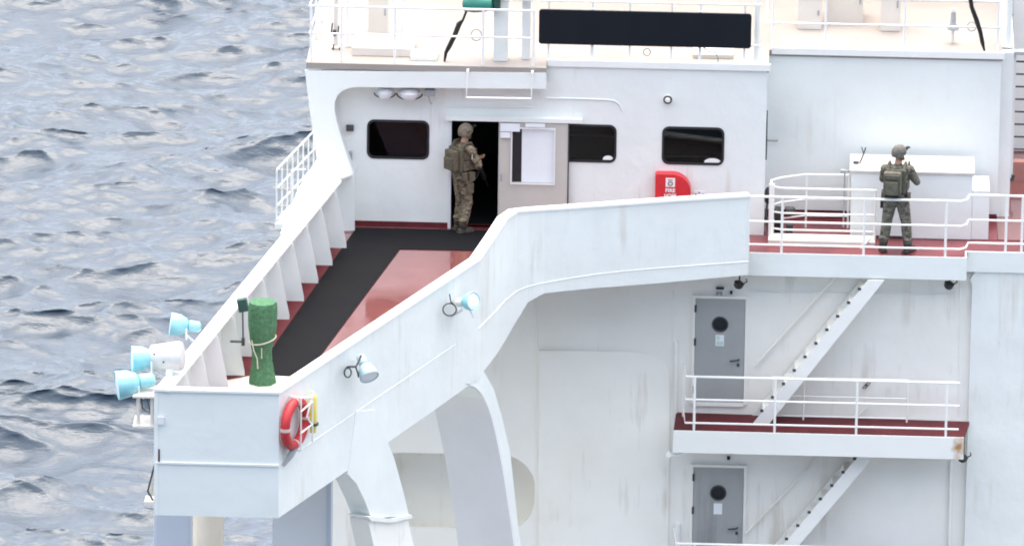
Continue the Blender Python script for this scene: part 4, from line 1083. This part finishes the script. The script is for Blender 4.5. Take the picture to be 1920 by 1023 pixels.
# black name board
ybd = -.02
a = on_y(1010, 80, ybd); b = on_y(1408, 92, ybd); c1 = on_y(1010, 18, ybd); c2 = on_y(1408, 30, ybd)
nb_ = thing('name_board', ((a.x+b.x)/2, ybd, ROOF), 'long black board with rounded corners on the wheelhouse roof edge', 'board')
plate('board', rrect(a.x, (on_y(1209, 87, ybd)).z, b.x, on_y(1209, 23, ybd).z, .045, 4), [], (0, ybd, 0), (1, 0, 0), (0, 0, 1), .05, 'board_black', nb_)
# small shear so that the board follows the roof edge
for px in (1110, 1312):
    mb = MB(); x = xat(px, ybd, ROOF+.3); mb.box((x-.025, ybd+.051, ROOF+.0), (x+.025, ybd+.075, ROOF+.9)); mb.build('strut', 'white_rail', nb_)
# mast post with green lamp
p = rpt(948, 128); p.y = -.05; 
mp1 = thing('roof_mast', (xat(945, 0, rz), 0.0, rz), 'white square mast post carrying a green lamp on the roof', 'mast')
x0, x1 = xat(925, 0, rz), xat(952, 0, rz)
mb = MB(); mb.box((x0, -.02, rz), (x1, .18, rz+2.2)); mb.build('post', 'white', mp1, bevel=.01)
x2, x3 = xat(978, .1, rz), xat(994, .1, rz); mb = MB(); mb.box((x2, .1, rz), (x3, .25, rz+2.2)); mb.build('post', 'white', mp1, bevel=.01)
mb = MB(); mb.box((x0-.3, -.06, rz+1.03), (x3+.05, .26, rz+1.10)); mb.build('crossbar', 'white', mp1, bevel=.01)
c = on_y(893, 8, -.05)
gl = thing('daylight_signal', c, 'green lamp with black cable on the roof rail', 'lamp')
mb = MB(); mb.lathe([(-.22, .05), (-.2, .11), (-.05, .14), (.12, .13), (.26, .10), (.28, .04)], c, (1, -.1, .05), 16); mb.build('head', 'green_teal', gl, smooth=True)
mb = MB(); mb.lathe([(0, .09), (.2, .11)], c+Vector((-.05, 0, .1)), (0, 0, 1), 14); mb.build('cap', 'green_dark', gl, smooth=True)
mb = MB(); mb.tube([c+Vector((.2, 0, 0)), Vector((x0, 0.0, c.z))], .03, 6); mb.build('arm', 'green_dark', gl)
mb = MB(); q = on_y(929, 8, -.1); mb.lathe([(0, .06), (.25, .07)], q+Vector((.02, .0, -.1)), (0, 0, 1), 10); mb.build('counterweight', 'green_dark', gl, smooth=True)
mb = MB(); mb.tube([on_y(px, py, -.09) for px, py in ((875, 20), (868, 38), (861, 45), (852, 68), (842, 88), (836, 99), (833, 118))], [.02, .02, .045, .04, .04, .03, .015], 8)
tag(mb.build('signal_cable', 'black', base=on_y(850, 60, -.09), smooth=True), 'thick black cable hanging from the green lamp', 'cable')
mb = MB(); mb.tube([on_y(px, py, yr2-.06) for px, py in ((1818, -12), (1822, 14), (1831, 38), (1838, 60), (1842, 80), (1846, 96))], [.035, .035, .04, .035, .035, .015], 8)
tag(mb.build('whip_cable', 'black', base=on_y(1830, 50, yr2), smooth=True), 'thick black cable on the roof rail at the right', 'cable')
for (px, py, rr_, y, lab) in ((893, 66, .085, -.2, 'grey wire loop on the roof rail beside the mast'), (1822, 50, .07, 1.1, 'grey wire loop beside the right black cable'), (1213, 98, .055, .1, 'grey wire loop just under the black board')):
    c = on_y(px, py, y); mb = MB(); mb.tube([c+Vector((rr_*math.cos(2*math.pi*k/20), 0, rr_*1.1*math.sin(2*math.pi*k/20))) for k in range(20)], .009, 6, closed=True); tag(mb.build('wire_loop', 'grey_metal', base=c, smooth=True), lab, 'wire')
# horn
c = on_y(1788, 22, 1.6); t = thing('roof_horn', c, 'grey upright horn on the roof near the right black cable', 'horn')
mb = MB(); mb.lathe([(0, .04), (.2, .05), (.28, .10), (.30, .10)], c, (0, 0, -1), 14); mb.build('bell', 'grey_metal', t, smooth=True)
q = Vector((c.x, 1.6, rz)); mb = MB(); mb.tube([q, c+Vector((0, 0, .05))], .025, 8); mb.build('stand', 'cream', t)
# cabinets, vents and pipes on the roof
def cabinet(px0, px1, py, y, d, h, m, lab, cat='cabinet'):
    x0 = xat(px0, y, rz); x1 = xat(px1, y, rz)
    t = thing('roof_cabinet', ((x0+x1)/2, y, rz), lab, cat, 'cream cabinets on the roof')
    mb = MB(); mb.box((x0, y, rz), (x1, y+d, rz+h)); mb.build('body', m, t, bevel=.015)
    mb = MB(); mb.box((x0-.02, y-.02, rz+h+.001), (x1+.02, y+d+.02, rz+h+.03)); mb.build('lid', m, t, bevel=.008)
    mb = MB(); mb.box((x1-.07, y-.012, rz+h*.45), (x1-.04, y-.001, rz+h*.6)); mb.build('latch', 'grey_metal', t)
cabinet(690, 728, 60, 1.3, .4, .75, 'cream', 'narrow cream cabinet behind the left roof rail')
cabinet(1495, 1540, 60, 2.2, .5, .55, 'cream', 'pale cabinet behind the first bay of the right roof rail')
cabinet(1550, 1618, 60, 2.6, .6, .75, 'cream', 'wide pale cabinet behind the second bay of the right roof rail')
cabinet(1650, 1688, 60, 2.2, .45, .9, 'cream', 'narrow pale cabinet left of the grey horn')
for (px, y, h, r_, m, lab) in ((630, .5, 2.2, .04, 'cream', 'leftmost cream pole on the roof'), (652, .6, 2.2, .025, 'white', 'thin white pole second from the left on the roof'), (735, .9, 2.4, .05, 'white', 'white pole with grey base near the narrow cabinet'), (757, 1.1, 2.4, .06, 'white', 'thick white pole right of the narrow cabinet'), (1418, .2, 2.2, .05, 'white', 'white pole at the right end of the black board'), (1890, 1.5, 1.4, .05, 'white', 'white pole at the right end of the roof')):
    x = xat(px, y, rz); mb = MB(); mb.tube([(x, y, rz), (x, y, rz+h)], r_, 10); mb.lathe([(0, r_*2), (.03, r_*2), (.05, r_*1.2)], (x, y, rz), (0, 0, 1), 12)
    tag(mb.build('roof_pole', m, base=(x, y, rz), smooth=True), lab, 'pole', 'poles on the roof')
for (px, py, lab) in ((627, 60, 'dark cable hook on the leftmost roof pole'), (629, 100, 'dark lower cable hook on the leftmost roof pole')):
    c = on_y(px, py, .42); mb = MB(); mb.tube([c+Vector(v) for v in ((-.03, 0, .15), (-.05, 0, 0), (0, 0, -.07), (.06, 0, -.02), (.07, 0, .1))], .014, 6); mb.box((c.x-.03, .42, c.z-.02), (c.x+.03, .5, c.z+.02))
    tag(mb.build('cable_hook', 'dark_metal', base=c), lab, 'hook')
a = rpt(655, 124); 
x0 = xat(660, 0.1, rz); x1 = xat(775, .1, rz); t = thing('roof_step', ((x0+x1)/2, .1, rz), 'low cream step on the roof behind the left rail', 'step')
mb = MB(); mb.box((x0, .1, rz), (x1, .8, rz+.14)); mb.build('body', 'cream', t, bevel=.01)
mb = MB(); mb.box((x0+.3, .3, rz+.1401), (x0+.55, .55, rz+.2)); mb.build('lid', 'cream', t, bevel=.01)
for (px0, px1, y, lab) in ((770, 820, .0, 'bright white pad at the roof edge below the black cable'), (1300, 1375, .5, 'pale yellow pad on the roof under the black board')):
    x0 = xat(px0, y, rz); x1 = xat(px1, y, rz); mb = MB(); mb.box((x0, y-.1, rz), (x1, y+.35, rz+.07)); tag(mb.build('roof_pad', 'white_rail' if px0 < 1000 else 'cream', base=((x0+x1)/2, y, rz), bevel=.01), lab, 'pad')
# pipe bend under the board
mb = MB(); mb.tube([on_y(px, py, .12) for px, py in ((1318, 88), (1328, 97), (1342, 99), (1346, 108), (1347, 124))], .012, 6); tag(mb.build('bent_pipe', 'grey_metal', base=on_y(1345, 120, .12)), 'thin grey bent pipe under the right part of the black board', 'pipe')
# cream deckhouse behind the roof
mb = MB(); mb.box((-2.5, 5.0, rz), (9.5, 8, rz+2.6)); dk = mb.build('roof_deckhouse', 'cream', base=(3, 6, rz), bevel=.04)
tag(dk, 'cream deckhouse filling the top of the picture behind the roof fittings', 'deckhouse')

# ------------------------------------------------------------------ RIGHT EDGE: vertical ladder and casing
yl2 = 2.4
xl = xat(1898, yl2, 1.5); xr_ = xl+.42
ld = thing('vertical_ladder', (xl, yl2, 0), 'vertical ladder with dark rungs at the right edge', 'ladder')
zt_ = on_y(1898, 100, yl2).z; zb_ = on_y(1898, 335, yl2).z
for i, x in enumerate((xl, xr_)):
    mb = MB(); mb.box((x-.04, yl2-.03, zb_), (x+.04, yl2+.03, zt_)); mb.build('stile', 'grey_metal' if False else 'rust_casing' if False else 'white', ld)
nr = 8
for k in range(nr):
    z = zt_-.14-k*.215
    mb = MB(); mb.tube([(xl, yl2, z), (xr_, yl2, z)], .016, 6); mb.build('rung', 'dark_metal', ld)
mb = MB(); mb.box((xl-.1, yl2-.1, zt_), (xr_+.3, yl2+.1, zt_+.05)); mb.build('top_bar', 'grey_metal', ld)
mb = MB(); mb.tube([(xl-.09, yl2-.04, zb_+.02), (xl-.05, yl2-.04, zb_-.02), (xl+.04, yl2-.04, zb_), (xl+.05, yl2-.04, zb_+.08)], .03, 8); mb.build('foot_hook', 'dark_metal', ld)
mb = MB(); mb.tube([(xl, yl2-.0, zb_), (xl, yl2, .012)], .03, 6); mb.build('lower_stile', 'rust_casing', ld)
mb = MB(); x = xat(1880, 3.2, 1); mb.box((x, 3.2, .021), (14, 3.4, .35)); tag(mb.build('red_casing', 'rust_casing', base=(x, 3.2, 0)), 'dull red casing behind the ladder at the right edge', 'casing')
mb = MB(); mb.box((XE+.01, 0.0, .0042), (14, 3.19, .02)); tag(mb.build('red_deck_patch', 'red_deck', base=(XE, 0, 0)), kind='structure')
mb = MB(); x = xat(1896, 5, 1); mb.box((x, 5.0, 0.02), (14, 5.2, 5)); tag(mb.build('aft_casing', 'white', base=(x, 5, 0)), 'white casing wall at the far right edge behind the ladder', 'casing')

# ------------------------------------------------------------------ PEOPLE
def remesh_parts(parts, voxel, smooth_it):
    """parts: MB with overlapping closed shapes; returns one continuous mesh"""
    me = bpy.data.meshes.new('tmp'); me.from_pydata(parts.v, [], parts.f)
    bm = bmesh.new(); bm.from_mesh(me); bmesh.ops.remove_doubles(bm, verts=bm.verts, dist=1e-6); bmesh.ops.recalc_face_normals(bm, faces=bm.faces); bm.to_mesh(me); bm.free()
    o = bpy.data.objects.new('tmp', me); col.objects.link(o)
    m = o.modifiers.new('r', 'REMESH'); m.mode = 'VOXEL'; m.voxel_size = voxel
    s = o.modifiers.new('s', 'SMOOTH'); s.factor = 0.5; s.iterations = smooth_it
    out = bpy.data.meshes.new_from_object(o.evaluated_get(bpy.context.evaluated_depsgraph_get()))
    bpy.data.objects.remove(o); bpy.data.meshes.remove(me)
    return out

def limb(mb, a, ra, b, rb, n=6):
    a = Vector(a); b = Vector(b)
    pts = [a+(b-a)*(i/n) for i in range(n+1)]
    mb.tube(pts, [ra+(rb-ra)*(i/n) for i in range(n+1)], 12)
    mb.ellipsoid(a, (ra, ra, ra), 12, 8); mb.ellipsoid(b, (rb, rb, rb), 12, 8)

def hand(mb, w, dirv, palmn, grip):
    """hand at wrist w pointing along dirv; fingers curl towards palmn"""
    d = Vector(dirv).normalized(); n = Vector(palmn); n = (n-d*n.dot(d)).normalized(); s = d.cross(n)
    M = Matrix((s, d, n)).transposed().to_4x4()
    mb.ellipsoid(Vector(w)+d*.05, (.042, .055, .017), 12, 8, M.to_3x3())
    for i, (off, ln) in enumerate(((-.033, .068), (-.011, .078), (.011, .074), (.032, .058))):
        b = Vector(w)+d*.09+s*off
        c1 = b+d*ln*.45*math.cos(grip*.5)+n*ln*.45*math.sin(grip*.5)
        c2 = c1+d*ln*.32*math.cos(grip*1.3)+n*ln*.32*math.sin(grip*1.3)
        c3 = c2+d*ln*.25*math.cos(grip*2.0)+n*ln*.25*math.sin(grip*2.0)
        limb(mb, b-d*.02, .0100, c1, .0092, 2); limb(mb, c1, .0092, c2, .0086, 2); limb(mb, c2, .0086, c3, .0075, 2)
    tb = Vector(w)+d*.025-s*.035
    t1 = tb+d*.032-s*.022+n*.012; t2 = t1+d*.025+s*.006+n*.018
    limb(mb, tb, .0135, t1, .0115, 2); limb(mb, t1, .011, t2, .009, 2)

def make_person(name, label, base, yaw, J, mats, head_yaw, head_pitch=0.0, grips=((1, 0), (1, 0))):
    """J: joint positions in body space (x right, y forward, z up)"""
    root = thing(name, base, label, 'person', 'armed people in camouflage aboard')
    M = Matrix.Translation(base) @ Matrix.Rotation(yaw, 4, 'Z')
    mb = MB(); g = lambda k: Vector(J[k])
    pel = g('pelvis'); chest = g('chest'); neck = g('neck'); head = g('head')
    # torso
    for i in range(9):
        t = i/8; c = pel.lerp(chest, t)
        wv = [.165, .165, .158, .150, .150, .158, .168, .178, .180][i]; dv = [.115, .115, .108, .104, .104, .110, .118, .122, .118][i]
        mb.ellipsoid(c, (wv, dv, .085), 16, 8)
    mb.ellipsoid(chest+Vector((0, 0, .07)), (.175, .105, .085), 16, 8)
    mb.ellipsoid(pel+Vector((0, -.03, -.05)), (.160, .118, .10), 16, 8)
    limb(mb, chest+Vector((0, 0, .10)), .075, neck, .062); limb(mb, neck, .060, head+Vector((0, 0, -.06)), .058)
    Hh = Matrix.Rotation(head_yaw, 3, 'Z') @ Matrix.Rotation(head_pitch, 3, 'X')
    def hp(x, y, z): return head+Hh @ Vector((x, y, z))
    mb.ellipsoid(hp(0, -.005, .03), (.076, .095, .105), 16, 12, Hh); mb.ellipsoid(hp(0, .028, -.055), (.056, .062, .065), 14, 8, Hh)
    limb(mb, hp(0, .088, .012), .010, hp(0, .104, -.025), .014, 3)          # nose
    mb.ellipsoid(hp(0, .086, -.066), (.026, .012, .008), 10, 6, Hh); mb.ellipsoid(hp(0, .078, -.098), (.026, .02, .02), 10, 6, Hh)
    for s in (-1, 1):
        mb.ellipsoid(hp(s*.033, .086, .020), (.014, .009, .008), 10, 6, Hh); mb.ellipsoid(hp(s*.079, -.005, -.005), (.010, .022, .032), 10, 6, Hh)
    for s, k in ((-1, 'l'), (1, 'r')):
        sh, el, wr = g(k+'sh'), g(k+'el'), g(k+'wr')
        mb.ellipsoid(sh, (.078, .075, .075), 12, 8)
        limb(mb, chest+Vector((s*.10, 0, .075)), .085, sh, .072)
        limb(mb, sh, .072, el, .060); limb(mb, el, .060, wr, .042)
        hand(mb, wr, (g(k+'hd')-wr), grips[0 if s < 0 else 1], 1.15)
        hi, kn, an = g(k+'hip'), g(k+'kn'), g(k+'an')
        limb(mb, hi, .118, kn, .086); limb(mb, kn, .086, kn.lerp(an, .45), .084); limb(mb, kn.lerp(an, .45), .084, an+Vector((0, 0, .06)), .070)
        mb.ellipsoid(an+Vector((0, 0, .15)), (.085, .09, .05), 12, 8)
        fy = J[k+'foot']; fdir = Vector((math.sin(fy), math.cos(fy), 0))
        heel = Vector((an.x, an.y, .045))-fdir*.05; toe = Vector((an.x, an.y, .04))+fdir*.155
        limb(mb, Vector((an.x, an.y, .16)), .055, Vector((an.x, an.y, .06)), .055); limb(mb, heel, .045, toe, .042)
        mb.box((-.05, -.10, 0), (.05, .195, .03), Matrix.Translation((an.x, an.y, 0)) @ Matrix.Rotation(-fy, 4, 'Z'))
    me = remesh_parts(mb, .0075, 3)
    # materials by region, in body space
    for m_ in mats: me.materials.append(MATS[m_])
    n = len(me.polygons); cen = np.empty(n*3); me.polygons.foreach_get('center', cen); cen = cen.reshape(-1, 3)
    idx = np.zeros(n, int)
    idx[cen[:, 2] < .17] = 2
    hz = np.array(head); idx[(np.linalg.norm(cen-hz, axis=1) < .165) & (cen[:, 2] > neck.z-.0)] = 1
    for k in 'lr':
        w = np.array(g(k+'wr')); hd = np.array(g(k+'hd')); d = (hd-w)/np.linalg.norm(hd-w)
        al = (cen-w) @ d; rad = np.linalg.norm(cen-w-np.outer(al, d), axis=1)
        idx[(al > .0) & (al < .26) & (rad < .10)] = 3
    me.polygons.foreach_set('material_index', idx.astype(np.int32)); me.polygons.foreach_set('use_smooth', np.ones(n, bool))
    me.transform(Matrix.Rotation(yaw, 4, 'Z')); me.name = 'body'
    bo = bpy.data.objects.new('body', me); col.objects.link(bo); bo.parent = root
    def gear(pname, m, fn, smooth=True, bevel=0.0, parent=None):
        b = MB(); fn(b); b.v = [tuple(M @ Vector(v)) for v in b.v]
        return b.build(pname, m, parent or root, smooth=smooth, bevel=bevel)
    return root, gear, hp, Hh, M

def helmet(gear, hp, Hh, m, visor=True):
    def shell(b):
        seg, rings = 24, 10; vs = []; fs = []
        for i in range(rings+1):
            th = R(102)*i/rings
            for k in range(seg):
                ph = 2*math.pi*k/seg
                drop = 1.0
                z = math.cos(th); 
                x = .108*math.sin(th)*math.cos(ph); y = .128*math.sin(th)*math.sin(ph)
                zz = .112*z-(.035*(abs(math.cos(ph))**2)+(.05*max(0, -math.sin(ph))))*(i/rings)**3
                vs.append(hp(x, y-.004, zz+.05))
        for i in range(rings):
            for k in range(seg): fs.append((i*seg+k, (i+1)*seg+k, (i+1)*seg+(k+1) % seg, i*seg+(k+1) % seg))
        b.add(vs, fs); fs2 = [tuple(rings*seg+k for k in range(seg))]; b.f += [tuple(i+len(b.v)-len(vs) for i in f) for f in fs2]
    h = gear('helmet', m, shell)
    for s in (-1, 1):
        gear('headset', 'webbing', lambda b, s=s: b.ellipsoid(hp(s*.098, -.012, -.025), (.024, .038, .048), 12, 8, Hh), parent=None)
        gear('chin_strap', 'webbing', lambda b, s=s: b.tube([hp(s*.085, .02, .0), hp(s*.065, .06, -.07), hp(0, .085, -.118)], .008, 6))
        gear('helmet_rail', 'dark_metal', lambda b, s=s: b.tube([hp(s*.108, -.04, .045), hp(s*.104, .05, .05)], .011, 6))
    gear('goggle_mount', 'gun', lambda b: (b.box((-.022, .115, .05), (.022, .15, .09), Matrix.Translation(hp(0, 0, 0)) @ Hh.to_4x4()), b.box((-.03, .14, .075), (.03, .19, .10), Matrix.Translation(hp(0, 0, 0)) @ Hh.to_4x4())), smooth=False, bevel=.005)
    return h

def rifle(label, butt, muzzle, up):
    """carbine from the butt of the stock to the muzzle"""
    butt = Vector(butt); muzzle = Vector(muzzle); d = (muzzle-butt).normalized(); L_ = (muzzle-butt).length
    u = Vector(up); u = (u-d*u.dot(d)).normalized(); s = d.cross(u)
    M = Matrix(((s.x, d.x, u.x, butt.x), (s.y, d.y, u.y, butt.y), (s.z, d.z, u.z, butt.z), (0, 0, 0, 1)))
    t = thing('rifle', butt, label, 'rifle', 'rifles carried aboard')
    def add(nm, fn, bevel=.004, sm=False):
        b = MB(); fn(b); b.v = [tuple(M @ Vector(v)) for v in b.v]; b.build(nm, 'gun', t, smooth=sm, bevel=bevel)
    k = L_/.86
    add('stock', lambda b: (b.prism([(-.018, 0, .03), (-.018, .0, -.095), (-.018, .05, -.09), (-.018, .17*k, -.02), (-.018, .17*k, .03)], (.036, 0, 0))))
    add('receiver', lambda b: b.box((-.02, .171*k, -.045), (.02, .40*k, .035)))
    add('grip', lambda b: b.prism([(-.014, .20*k, -.046), (-.014, .235*k, -.046), (-.014, .20*k, -.14), (-.014, .165*k, -.13)], (.028, 0, 0)))
    add('magazine', lambda b: b.prism([(-.012, .30*k, -.046), (-.012, .36*k, -.046), (-.012, .385*k, -.20), (-.012, .325*k, -.21)], (.024, 0, 0)))
    add('handguard', lambda b: b.box((-.025, .401*k, -.028), (.025, .66*k, .036)))
    add('barrel', lambda b: b.tube([(0, .66*k, .006), (0, L_-.03, .006), (0, L_-.03, .006001), (0, L_, .006)], [.010, .010, .014, .014], 8), 0, True)
    add('optic', lambda b: b.lathe([(0, .022), (.02, .026), (.11, .026), (.13, .02)], (0, .25*k, .075), (0, 1, 0), 12), 0, True)
    add('optic_mount', lambda b: b.box((-.012, .28*k, .036), (.012, .34*k, .06)))
    return t

# --- the one in the doorway: right side towards the camera, looking into the wheelhouse
base = on_z(866, 434, 0.012); base = Vector((base.x, -.19, .0125))
J1 = dict(pelvis=(0, 0, .98), chest=(0, .02, 1.34), neck=(0, .03, 1.52), head=(0, .055, 1.66),
          lsh=(-.20, .03, 1.42), lel=(-.25, .20, 1.18), lwr=(-.06, .34, 1.18), lhd=(.02, .40, 1.18),
          rsh=(.20, .01, 1.42), rel=(.29, .10, 1.17), rwr=(.10, .26, 1.12), rhd=(.02, .32, 1.11),
          lhip=(-.085, 0, .92), lkn=(-.10, .05, .50), lan=(-.11, .0, .07), rhip=(.085, 0, .92), rkn=(.09, .03, .50), ran=(.085, -.05, .07), lfoot=-.1, rfoot=.15)
yaw1 = R(-50)
P1, gear, hp, Hh, M1 = make_person('person', 'person in tan camouflage and helmet standing in the dark wheelhouse doorway', base, yaw1, J1, ('camo_tan', 'skin', 'boot', 'skin'), R(-8), R(4), ((-.2, -.2, 1), (.4, -.3, 1)))
helmet(gear, hp, Hh, 'helmet')
gear('vest', 'webbing', lambda b: (b.box((-.165, .10, 1.08), (.165, .165, 1.42)), b.box((-.165, -.165, 1.06), (.165, -.10, 1.44)), b.box((-.195, -.12, 1.08), (-.155, .12, 1.24)), b.box((.155, -.12, 1.08), (.195, .12, 1.24))), False, .02)
for s in (-1, 1): gear('shoulder_strap', 'webbing', lambda b, s=s: b.tube([(s*.12, .13, 1.40), (s*.13, .06, 1.52), (s*.13, -.06, 1.52), (s*.12, -.14, 1.42)], .024, 8))
gear('belt', 'webbing', lambda b: b.lathe([(0, 1), (.065, 1)], (0, 0, 0), (0, 0, 1), 24) if False else b.add([(.178*math.cos(2*math.pi*k/24)*(1.0), .135*math.sin(2*math.pi*k/24), z) for z in (.97, 1.04) for k in range(24)], [(k, (k+1) % 24, 24+(k+1) % 24, 24+k) for k in range(24)]))
for i, (x, y, z, w, d, h) in enumerate(((-.06, .20, 1.12, .07, .06, .16), (.03, .20, 1.12, .07, .06, .16), (.12, .19, 1.12, .06, .06, .15), (.215, .02, .98, .06, .11, .15), (.19, -.10, .99, .08, .07, .13), (-.21, 0, .98, .06, .11, .15), (.205, 0, .78, .05, .12, .17))):
    gear('pouch', 'webbing', lambda b: b.cbox((x, y, z), (w, d, h)), False, .015)
pk = gear('backpack', 'webbing', lambda b: b.cbox((0, -.225, 1.25), (.25, .12, .34)), False, .04)
gear('pack_pocket', 'webbing', lambda b: b.cbox((0, -.30, 1.20), (.19, .04, .20)), False, .018, pk)
gear('shoulder_patch', 'patch', lambda b: b.cbox((.268, .015, 1.33), (.012, .07, .09)), False, .004)
gear('knee_pad', 'webbing', lambda b: b.ellipsoid((.09, .095, .50), (.06, .03, .08), 12, 8)); gear('knee_pad', 'webbing', lambda b: b.ellipsoid((-.10, .115, .50), (.06, .03, .08), 12, 8))
rifle('short black rifle held low by the person in the doorway', M1 @ Vector((.10, .17, 1.27)), M1 @ Vector((-.13, .62, .62)), (0, 0, 1))

# --- the one on the walkway: seen from behind, legs apart
fl = on_z(1659, 470, .012); frt = on_z(1697, 470, .012)
base = Vector(((fl.x+frt.x)/2, -.72, .0125))
J2 = dict(pelvis=(0, 0, .95), chest=(.01, .01, 1.31), neck=(.015, .02, 1.49), head=(.02, .045, 1.63),
          lsh=(-.20, .0, 1.39), lel=(-.25, .16, 1.16), lwr=(-.02, .30, 1.12), lhd=(.06, .36, 1.10),
          rsh=(.21, .02, 1.39), rel=(.31, .12, 1.16), rwr=(.17, .29, 1.20), rhd=(.10, .34, 1.20),
          lhip=(-.09, 0, .89), lkn=(-.15, .03, .49), lan=(-.19, -.02, .07), rhip=(.09, 0, .89), rkn=(.165, .03, .49), ran=(.205, -.01, .07), lfoot=-.35, rfoot=.5)
yaw2 = R(-8)
P2, gear, hp, Hh, M2 = make_person('person', 'person in grey green camouflage with backpack standing at the walkway rail', base, yaw2, J2, ('camo_grey', 'skin', 'boot', 'skin'), R(-52), R(2), ((.3, -.2, 1), (.2, -.4, 1)))
helmet(gear, hp, Hh, 'helmet_grey')
gear('vest', 'webbing_grey', lambda b: (b.box((-.165, .09, 1.05), (.165, .155, 1.40)), b.box((-.165, -.155, 1.03), (.165, -.10, 1.42)), b.box((-.195, -.12, 1.05), (-.155, .12, 1.22)), b.box((.155, -.12, 1.05), (.195, .12, 1.22))), False, .02)
for s in (-1, 1): gear('shoulder_strap', 'webbing_grey', lambda b, s=s: b.tube([(s*.12, .12, 1.38), (s*.13, .06, 1.49), (s*.13, -.06, 1.49), (s*.12, -.14, 1.40)], .024, 8))
gear('belt', 'gun', lambda b: b.add([(.185*math.cos(2*math.pi*k/24), .140*math.sin(2*math.pi*k/24), z) for z in (.935, .995) for k in range(24)], [(k, (k+1) % 24, 24+(k+1) % 24, 24+k) for k in range(24)]))
for i, (x, y, z, w, d, h) in enumerate(((-.215, .02, .95, .06, .11, .14), (-.20, -.09, .96, .07, .07, .12), (.205, -.04, .95, .06, .10, .13), (.10, -.15, .96, .09, .05, .09), (-.235, .02, .80, .05, .09, .16), (-.205, .10, 1.32, .05, .05, .12), (-.06, .19, 1.10, .07, .06, .16), (.05, .19, 1.10, .07, .06, .16))):
    gear('pouch', 'webbing_grey' if i not in (4, 5) else 'gun', lambda b: b.cbox((x, y, z), (w, d, h)), False, .015)
pk = gear('backpack', 'webbing_grey', lambda b: b.cbox((-.04, -.235, 1.22), (.29, .16, .38)), False, .05)
gear('pack_pocket', 'webbing_grey', lambda b: b.cbox((-.04, -.335, 1.16), (.20, .05, .22)), False, .02, pk)
gear('pack_flap', 'webbing_grey', lambda b: b.cbox((-.04, -.325, 1.345), (.24, .03, .07)), False, .012, pk)
rifle('black rifle hanging muzzle down in front of the walkway person', M2 @ Vector((.17, .20, 1.46)), M2 @ Vector((.0, .30, .58)), M2.to_3x3() @ Vector((-.2, 1, 0)))
